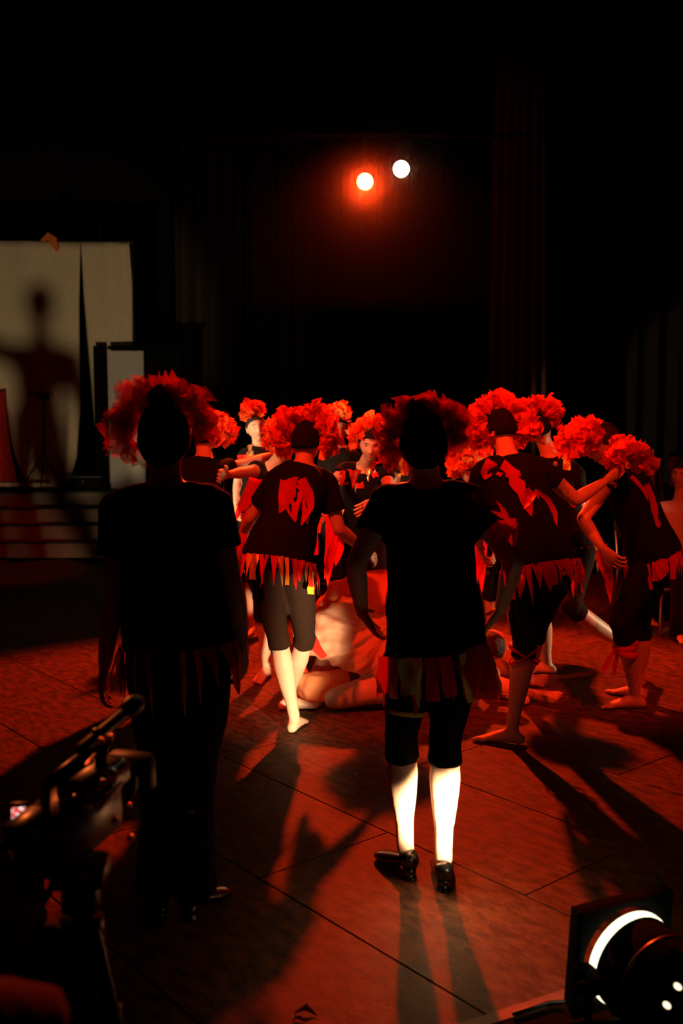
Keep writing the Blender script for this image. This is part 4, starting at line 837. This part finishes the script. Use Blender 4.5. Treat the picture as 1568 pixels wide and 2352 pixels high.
# 9 huddled figure on the floor in orange and salmon
def huddled():
    Y = 5.75; b0 = V((P(800, 1500, Y).x, Y, 0))
    T = thing('person', 'huddled figure on the floor in orange tunic and salmon skirt, bare leg folded', 'person', b0, 'figures lying in the middle of the dancers')
    hip = P(800, 1440, Y); ch = P(1010, 1400, Y+.05); nk = P(1075, 1450, Y); hdp = P(1112, 1492, Y-.1)
    kn = P(768, 1560, 5.45); kn.z = .075; an = P(905, 1560, 5.62); an.z = .07; kn2 = P(735, 1535, 5.85); kn2.z = .10; an2 = P(800, 1560, 6.2); an2.z = .06
    rm, ex = MB(), MB()
    rm.tube([hip, lerp(hip, ch, .5)+V((0, 0, .05)), ch, nk, hdp], [.16, .14, .14, .07, .05], 16)
    rm.tube([hip+V((.05, -.06, -.06)), lerp(hip, P(870, 1545, 5.5), .9), V((an.x+.02, 5.52, .13))], [.11, .10, .06], 14)
    rm.tube([V((an.x+.05, 5.5, .12)), lerp(V((an.x+.05, 5.5, .12)), kn, .5)+V((0, 0, .02)), kn], [.085, .082, .062], 14)
    rm.tube([kn, lerp(kn, an, .4)+V((0, .05, 0)), an], [.060, .052, .035], 12); foot(rm, ex, an+V((0, 0, .02)), V((1, .2, 0)), V((0, -1, .4)))
    rm.tube([hip, lerp(hip, kn2, .5), kn2], [.11, .09, .065], 12); rm.tube([kn2, an2], [.06, .035], 12); foot(rm, ex, an2+V((0, 0, .02)), V((1, .6, 0)), V((0, -1, .4)))
    for sg in (-1, 1):
        s_ = ch+V((.05, sg*.16, 0)); e_ = s_+V((.10, sg*.04, -.22)); w2 = e_+V((.16, -sg*.08, -.13)); w2.z = .05
        rm.tube([s_, e_], [.05, .036], 12); rm.tube([e_, w2], [.036, .024], 12); hand(ex, w2, V((1, 0, -.1)), V((0, 0, -1)), V((0, -sg, 0)))
    head(ex, hdp, V((.5, -.2, -.9)), V((.9, -.1, .4)), .98, 28, 20)
    new, co, no = remesh(rm, .011, 4); mbb = MB(); mbb.v = [tuple(c) for c in co]; mbb.f = [tuple(p.vertices) for p in new.polygons]; mbb.mi = [0]*len(mbb.f); mbb.join(ex); obj('body', mbb, SKIN, T, b0)
    f = V((.5, -.2, -.9)).normalized(); u = V((.9, -.1, .4)); u = (u-f*u.dot(f)).normalized(); r = f.cross(u)
    obj('hair', cap_shell(hdp, r, f, u, 1, .12, .05, -.07, jitter=.05), HAIR, T, b0)
    # tunic: a dome of loose cloth from the hips over the back
    tm = MB(); prof = [(716, 1455, .08, .12), (722, 1440, .15, .20), (735, 1425, .20, .26), (765, 1410, .25, .30), (815, 1396, .275, .33), (880, 1390, .28, .34), (950, 1392, .27, .32), (1020, 1408, .23, .28), (1062, 1428, .15, .2)]
    rg_ = []
    for px, py, hz, hy in prof:
        c = P(px, py, Y+.05); rg_.append([c+V((0, math.cos(q*.2618)*hy*.8, math.sin(q*.2618)*hz*(.72 if math.sin(q*.2618) > 0 else .75))) for q in range(24)])
    tm.loft(rg_); cloth('tunic', tm, TUNIC, T, b0, .013, .02, 3, 6, 8, fold=lambda p: .010*math.sin(p[2]*34+p[0]*18+2*math.sin(p[0]*9))+.006*math.sin(p[0]*40-p[2]*25))
    # salmon skirt over the thigh
    km = MB(); hc = P(790, 1468, Y-.14)
    for px, py, yy, a_, b_, c_ in ((765, 1462, Y-.12, .19, .17, .15), (800, 1455, Y-.16, .22, .17, .20), (850, 1470, Y-.16, .22, .17, .18), (900, 1490, Y-.16, .2, .16, .15), (860, 1508, Y-.26, .15, .12, .11), (960, 1500, Y-.10, .18, .15, .14)):
        km.ell(P(px, py, yy), a_, b_, c_, None, 20, 14)
    pv = P(905, 1415, Y)
    def fold(p):
        an_ = math.atan2(p[2]-pv.z, p[0]-pv.x); d_ = math.hypot(p[2]-pv.z, p[0]-pv.x)
        return (.015*math.sin(an_*15+1.5*math.sin(d_*14))+.006*math.sin(an_*37+2*math.sin(d_*20)))*min(1, d_*5)
    cloth('skirt', km, SHORT, T, b0, .010, .012, 8, 10, 3, fold=fold)
    # red waist sash and leg ribbons
    s1 = [P(712, 1425, 5.48), P(716, 1460, 5.45), P(728, 1490, 5.42), P(745, 1510, 5.42)]
    ribbon('sash', s1, .05, RR, T, b0, 3, 'cut'); ribbon('sash_end', [P(716, 1420, 5.45), P(704, 1430, 5.42), P(692, 1433, 5.40)], .035, RR, T, b0, 5, 'point', V((0, 0, 1)))
    a = P(888, 1538, 5.40)
    ribbon('leg_ribbon', [a, a+V((-.02, 0, -.09)), a+V((-.025, 0, -.15))], .07, RR, T, b0, 2, 'cut'); ribbon('leg_ribbon', [a+V((.03, 0, .0)), a+V((.02, -.01, -.07)), a+V((.0, -.01, -.13))], .06, RR, T, b0, 5, 'cut')
    q = MB(); c = V((kn2.x-.02, kn2.y-.22, .10)); q.tube([c+V((-.10, 0, .03)), c+V((-.04, -.03, -.01)), c+V((.06, -.02, .0)), c+V((.14, 0, .04))], [.05, .085, .085, .05], 14); cloth('knee_wrap', q, TUNIC, T, b0, .012, .02, 9, 9, 3)
huddled()
def lying():
    Y = 6.0; b0 = V((P(1150, 1540, Y).x, Y, 0))
    T = thing('person', 'figure lying behind the heeled woman, two red-lit bare legs pointing right', 'person', b0, 'figures lying in the middle of the dancers')
    hip = V((P(1120, 1500, Y).x, Y+.1, .14)); ch = hip+V((-.12, .40, .0)); hdp = ch+V((.0, .26, .02)); rm, ex = MB(), MB()
    rm.tube([hip, lerp(hip, ch, .5), ch, lerp(ch, hdp, .55), hdp], [.15, .12, .13, .055, .05], 16)
    k1 = V((P(1150, 1530, 5.8).x, 5.85, .13)); a1 = V((P(1205, 1536, 5.8).x, 5.84, .05)); k2 = V((P(1130, 1560, 5.65).x, 5.72, .09)); a2 = V((P(1215, 1572, 5.62).x, 5.64, .05))
    k1 = k1+V((-.05, .05, .05))
    for h, kn, an, td in ((hip+V((.03, -.05, 0)), k1, a1+V((.0, .06, .02)), V((1, .1, 0))), (hip+V((-.03, -.1, 0)), k2, a2, V((1, -.25, 0)))):
        rm.tube([h, lerp(h, kn, .5), kn], [.10, .085, .06], 14); rm.tube([kn, lerp(kn, an, .35), an], [.055, .055, .034], 12); foot(rm, ex, an+V((0, 0, .01)), td, V((0, -.8, .6)))
    for sg in (-1, 1):
        s_ = ch+V((sg*.15, 0, 0)); e_ = s_+V((sg*.12, -.08, -.06)); w2 = e_+V((.05*sg, -.2, -.02)); rm.tube([s_, e_, w2], [.048, .036, .025], 12); hand(ex, w2, V((-1, 0, 0)), V((0, 0, -1)), V((0, -sg, 0)))
    head(ex, hdp+V((-.05, .0, .03)), V((0, -.2, 1)), V((-1, .3, 0)), .98, 28, 20)
    new, co, no = remesh(rm, .011, 4); mbb = MB(); mbb.v = [tuple(c) for c in co]; mbb.f = [tuple(p.vertices) for p in new.polygons]; mbb.mi = [0]*len(mbb.f); mbb.join(ex); obj('body', mbb, SKIN, T, b0)
    tm = MB(); tm.tube([lerp(hip, ch, .2), lerp(hip, ch, .6), ch], [.165, .145, .15], 16); cloth('tunic', tm, TUNIC, T, b0, .012, .012, 9, 9)
    km = MB(); km.tube([hip+V((-.08, .02, .0)), hip+V((.04, -.05, .02)), hip+V((.13, -.10, .02)), hip+V((.17, -.12, -.02))], [.165, .17, .15, .12], 18); cloth('skirt', km, SHORT, T, b0, .012, .03, 10, 12)
lying()

# onlookers at the right, behind the dancers
def onlooker(px, py, Y, label, look, mat_, hairk, hm, skin=SKIN, k=.98):
    h = P(px, py, Y); x = h.x; z = h.z
    sh = [V((x-.15, Y+.05, z-.28)), V((x+.15, Y+.05, z-.28))]; el = [V((x-.21, Y+.0, z-.54)), V((x+.21, Y+.0, z-.54))]
    wr = [V((x-.10, Y-.22, z-.62)), V((x+.10, Y-.24, z-.60))]; ha = [V((x-.02, Y-.27, z-.62)), V((x+.02, Y-.3, z-.6))]
    return person(label, look, h, V((x, Y+.03, z-.2)), sh, el, wr, ha, V((x, Y+.12, z-.72)), [V((x-.1, Y-.32, z-.74)), V((x+.1, Y-.32, z-.74))], [V((x-.1, Y-.32, .08)), V((x+.1, Y-.32, .08))], [(0, -1, 0), (0, -1, 0)],
        group='onlookers seated at the right', cap=hairk, cap_mat=hm, cr=None, shirt=mat_, legs='trousers', legmat=BLK, fringe=0, hem=-.05, face=True, shoes=False, sleeve=.97, vox=.0125, loose=.02, k=k, skin=skin)
def seat(px, py, Y, lab):
    h = P(px, py, Y); x, z = h.x, h.z-.82; t = thing('chair', lab, 'chair', (x, Y+.1, 0), 'onlookers\' chairs'); b0 = V((x, Y+.1, 0))
    obj('seat', MB().box((x, Y+.0, z-.04), .42, .42, .04, bev=.012), PLAS, t, b0); obj('backrest', MB().box((x, Y+.33, z+.32), .42, .03, .28, bev=.012), PLAS, t, b0)
    for sx in (-1, 1):
        obj('leg', MB().tube([V((x+sx*.19, Y-.18, z-.05)), V((x+sx*.2, Y-.2, .01))], [.012, .012], 7), MET, t, b0); obj('leg', MB().tube([V((x+sx*.19, Y+.34, z+.3)), V((x+sx*.19, Y+.22, z-.05)), V((x+sx*.2, Y+.28, .01))], [.012]*3, 7), MET, t, b0)
DKCLOTH = mat('dark_brown_knit', (.05, .03, .025), .9, .1, bump=.3, bscale=60)
PALE = mat('pale_cotton_shirt', (.62, .52, .45), .85, .2, bump=.3, bscale=40, var=.12, vscale=14)
onlooker(1494, 1072, 8.3, 'long-haired woman watching at the right behind the far right dancer', (-.6, -1, -.1), DKCLOTH, 'long', HAIRB)
seat(1494, 1072, 8.3, 'dark chair under the long-haired woman watching')
onlooker(1566, 1090, 7.6, 'onlooker in a pale shirt at the right edge of the picture', (-.8, -1, -.05), PALE, 'short', HAIR)
seat(1566, 1090, 7.6, 'dark chair under the pale-shirted onlooker')
onlooker(1552, 1062, 9.2, 'dim onlooker seated behind the pale-shirted one at the right edge', (-.5, -1, 0), DKCLOTH, 'short', HAIRB)
seat(1552, 1062, 9.2, 'dark chair at the back under the dim onlooker')

# camcorder on a tripod, lower left, with its operator beside it
Y = 2.0; c = P(165, 1885, Y)
t = thing('video_camera', 'black video camera at the lower left with glowing screen and red glints', 'camera', c)
a = V((.30, .94, .07)).normalized(); sd = a.cross(V((0, 0, 1))).normalized(); u = sd.cross(a); A3 = (a, -sd, u)
def L_(x, y, z): return c+a*x+sd*y+u*z
obj('body', MB().box(L_(0, 0, 0), .26, .10, .13, A3, .018), PLAS, t, c)
obj('side_panel', MB().box(L_(-.01, -.056, -.005), .18, .012, .09, A3, .004), METB, t, c)
obj('lens_barrel', MB().tube([L_(.12, 0, .005), L_(.16, 0, .005), L_(.165, 0, .005), L_(.22, 0, .005)], [.040, .040, .045, .045], 24, flat=True), PLAS, t, c)
obj('focus_ring', MB().tube([L_(.175, 0, .005), L_(.195, 0, .005)], [.0475, .0475], 24, flat=True), METB, t, c)
obj('lens_hood', MB().box(L_(.245, 0, .005), .05, .11, .085, A3, .01), METB, t, c)
obj('handle', MB().tube([L_(-.09, 0, .06), L_(-.08, 0, .115), L_(.07, 0, .12), L_(.085, 0, .06)], [.011, .012, .012, .011], 10), PLAS, t, c)
obj('viewfinder', MB().box(L_(-.15, 0, .055), .10, .05, .05, A3, .01), PLAS, t, c)
obj('battery', MB().box(L_(-.14, 0, -.01), .05, .06, .08, A3, .006), METB, t, c)
obj('microphone', MB().tube([L_(.02, .02, .15), L_(.20, .02, .165)], [.013, .013], 12), METB, t, c)
obj('microphone_clamp', MB().tube([L_(.08, .02, .11), L_(.08, .02, .155)], [.008, .018], 10), PLAS, t, c)
obj('wind_muff', MB().ell(L_(.23, .02, .168), .045, .024, .024, A3, 16, 10), METB, t, c)
RAIL = mat('brushed_rail', (.75, .7, .65), .38, .6, metal=.85)
for p_, q_, rr_ in (((137, 1842), (185, 1800), .0042), ((170, 1830), (192, 1810), .0045), ((200, 1828), (224, 1800), .0042), ((222, 1848), (256, 1806), .004), ((226, 1858), (277, 1800), .0062), ((197, 1757), (218, 1733), .003)):
    obj('rail', MB().tube([P(*p_, 1.90), P(*q_, 1.99)], [rr_, rr_], 10), RAIL, t, c)
for px_, py_, q in ((252, 1694, .0065), (232, 1702, .0075), (237, 1796, .007), (203, 1852, .007), (265, 1884, .009), (227, 1811, .006), (296, 1850, .006), (300, 1925, .008)):
    obj('glint_bead', MB().ell(P(px_, py_, 1.92), q, q, q, None, 14, 10), RAIL, t, c)  # metal beads shaped and placed to give the camera its glints
obj('eyecup', MB().ell(P(250, 1782, 1.98), .021, .020, .017, None, 20, 14), RAIL, t, c)
obj('top_plate', MB().box(P(215, 1790, 2.0), .14, .10, .05, A3, .012), PLAS, t, c)
obj('light_mount', MB().tube([P(225, 1800, 2.0), P(236, 1715, 2.0), P(252, 1694, 1.97)], [.012, .012, .010], 10), PLAS, t, c)
scr = mat('lit_screen', (0, 0, 0), .3, .5); nt = scr.node_tree; tc = nt.nodes.new('ShaderNodeTexCoord'); vn = nt.nodes.new('ShaderNodeTexNoise'); vn.inputs['Scale'].default_value = 110
rp = nt.nodes.new('ShaderNodeValToRGB'); rp.color_ramp.elements[0].position = .42; rp.color_ramp.elements[0].color = (.5, .01, .02, 1); rp.color_ramp.elements[1].position = .56; rp.color_ramp.elements[1].color = (1, .8, .7, 1)
nt.links.new(tc.outputs['Object'], vn.inputs['Vector']); nt.links.new(vn.outputs[0], rp.inputs[0]); nt.links.new(rp.outputs[0], nt.nodes['Principled BSDF'].inputs['Emission Color']); nt.nodes['Principled BSDF'].inputs['Emission Strength'].default_value = 1.6
sc_c = P(43, 1880, 1.9)
obj('screen_arm', MB().tube([sc_c+V((.02, .01, 0)), L_(-.05, -.06, .0)], [.008, .010], 8), PLAS, t, c)
so = obj('screen_housing', MB().box(sc_c+V((0, .007, 0)), .040, .010, .060, (V((1, .12, 0)).normalized(), V((-.12, 1, 0)).normalized(), V((0, 0, 1))), .003), PLAS, t, c)
obj('screen', MB().box(sc_c, .026, .003, .044, (V((1, .12, 0)).normalized(), V((-.12, 1, 0)).normalized(), V((0, 0, 1)))), scr, so, V(c), False)
so2 = so.children[0]; so2.location = (0, 0, 0)
hx = P(185, 2000, Y); tp = thing('camera_tripod', 'black tripod carrying the video camera at the lower left', 'tripod', (hx.x, Y, 0)); b0 = V((hx.x, Y, 0))
obj('pan_head', MB().box(hx+V((0, 0, -.0)), .11, .10, .05, None, .012), PLAS, tp, b0); obj('head_clamp', MB().box(hx+V((0, 0, -.055)), .07, .07, .06, None, .01), METB, tp, b0)
obj('pan_bar', MB().tube([hx+V((-.04, -.02, 0)), hx+V((-.08, -.28, -.08))], [.008, .010], 8), METB, tp, b0)
obj('centre_column', MB().tube([hx+V((0, 0, -.06)), V((hx.x, Y, .28))], [.022, .020], 12), METB, tp, b0)
obj('leg_collar', MB().tube([hx+V((0, 0, -.10)), hx+V((0, 0, -.15))], [.045, .045], 14, flat=True), PLAS, tp, b0)
for an_ in (80, 200, 320):
    e = V((math.cos(math.radians(an_)), math.sin(math.radians(an_)), 0)); p0 = hx+e*.04+V((0, 0, -.13)); pe = V((hx.x, Y, 0))+e*.24+V((0, 0, .012))
    l_ = obj('leg', MB().tube([p0, lerp(p0, pe, .5), lerp(p0, pe, .505), pe], [.018, .017, .012, .011], 10), METB, tp, b0)
    obj('leg_lock', MB().box(lerp(p0, pe, .5), .045, .035, .04, None, .006), PLAS, l_, V(b0)); l_.children[0].location = (0, 0, 0)
# operator kneeling at the left edge
ox, oy = -.86, 1.75
OPC = mat('dark_maroon_coat', (.06, .018, .014), .9, .15, bump=.3, bscale=50)
person('camera operator in dark clothes crouching at the bottom left edge', (.5, 1, -.3), V((ox, oy, 1.12)), V((ox, oy-.02, .93)), [V((ox-.16, oy+.02, .86)), V((ox+.16, oy+.0, .86))],
    [V((ox-.20, oy+.12, .62)), V((ox+.24, oy+.10, .62))], [V((ox+.02, oy+.30, .66)), V((ox+.22, oy+.28, .72))], [V((ox+.10, oy+.33, .68)), V((ox+.25, oy+.33, .76))], V((ox+.02, oy-.12, .42)),
    [V((ox+.0, oy+.22, .20)), V((ox+.44, oy-.12, .42))], [V((ox-.1, oy-.15, .10)), V((ox+.42, oy-.0, .08))], [(0, -1, 0), (.3, 1, 0)], group='people beside the camera', cap='short', cap_mat=HAIR, cr=None, shirt=OPC,
    legs='trousers', legmat=OPC, fringe=0, hem=-.05, sleeve=.97, vox=.0125, loose=.03, skin=SKIN, thin=1.05, kneefront=(.5, 1, 0), flat=(False, True))
# dark chair back at the bottom left
t = thing('chair', 'black plastic chair at the bottom left corner, its rounded backrest facing the dance floor', 'chair', (-.60, 1.95, 0)); b0 = V((-.60, 1.95, 0))
q = MB(); rgs = []
for z, hw in ((.20, .19), (.34, .185), (.46, .17), (.53, .14), (.56, .09)): rgs.append([V((-.68+math.cos(k*.3927)*hw, 1.97+math.sin(k*.3927)*.025+.05*(z-.2), z)) for k in range(16)])
obj('backrest', q.loft(rgs), PLAS, t, b0); obj('seat', MB().box((-.68, 1.76, .30), .38, .38, .035, bev=.015), PLAS, t, b0)
for sx in (-1, 1):
    for sy in (-1, 1): obj('leg', MB().tube([V((-.68+sx*.15, 1.76+sy*.15, .29)), V((-.68+sx*.17, 1.76+sy*.18, .01))], [.012, .010], 7), MET, t, b0)

# unseen figure added before the low fill light to cast a shadow on the sheet
hx_, hy_ = -2.94, 7.87; kq = 1.33/1.42
sx = V((.98, .19, 0)); hb = V((hx_, hy_, 0))
def SH(u, z, f=0): return hb+sx*u*kq+V((-.19*f, .98*f, z*kq))
person('unseen shadow caster in black added past the left edge, one arm raised', (-.19, .98, 0), SH(0, 1.42), SH(0, 1.235), [SH(-.16, 1.17), SH(.16, 1.17)],
    [SH(-.36, 1.27), SH(.20, .93)], [SH(-.50, 1.42), SH(.14, .74, .1)], [SH(-.58, 1.5), SH(.10, .70, .14)], SH(0, .82), [SH(-.09, .44), SH(.09, .44)],
    [SH(-.10, .08), SH(.10, .08)], [(-.19, 1, 0), (0, 1, 0)], group='people beside the camera', cap='short', cap_mat=HAIR, cr=None, fringe=0, legs='trousers', legmat=BLK, sleeve=.95, vox=.0125, k=.87)

# seated onlooker whose shoulder rounds into the bottom left corner
person('seated onlooker in a dark coat, only a rounded sleeve showing in the bottom left corner', (.3, 1, -.1), V((-.66, .98, 1.24)), V((-.66, .96, 1.05)), [V((-.82, .98, .96)), V((-.50, 1.0, .97))],
    [V((-.86, 1.1, .68)), V((-.365, 1.14, .862))], [V((-.7, 1.3, .62)), V((-.42, 1.36, .70))], [V((-.64, 1.36, .62)), V((-.46, 1.42, .66))], V((-.66, .88, .50)), [V((-.75, 1.25, .46)), V((-.57, 1.25, .46))],
    [V((-.75, 1.27, .08)), V((-.57, 1.27, .08))], [(0, 1, 0), (0, 1, 0)], group='people beside the camera', cap='short', cap_mat=HAIR, cr=None, shirt=OPC, fringe=0, legs='trousers', legmat=OPC, sleeve=1.0, vox=.0125, loose=.03, hem=-.04)
t = thing('stool', 'low black stool under the seated onlooker at the bottom left', 'stool', (-.66, .88, 0)); b0 = V((-.66, .88, 0))
obj('seat', MB().tube([V((-.66, .88, .33)), V((-.66, .88, .37))], [.17, .17], 20, flat=True), PLAS, t, b0)
for an_ in (45, 135, 225, 315):
    e = V((math.cos(math.radians(an_)), math.sin(math.radians(an_)), 0)); obj('leg', MB().tube([V((-.66, .88, .33))+e*.12, V((-.66, .88, .008))+e*.17], [.012, .012], 7), MET, t, b0)
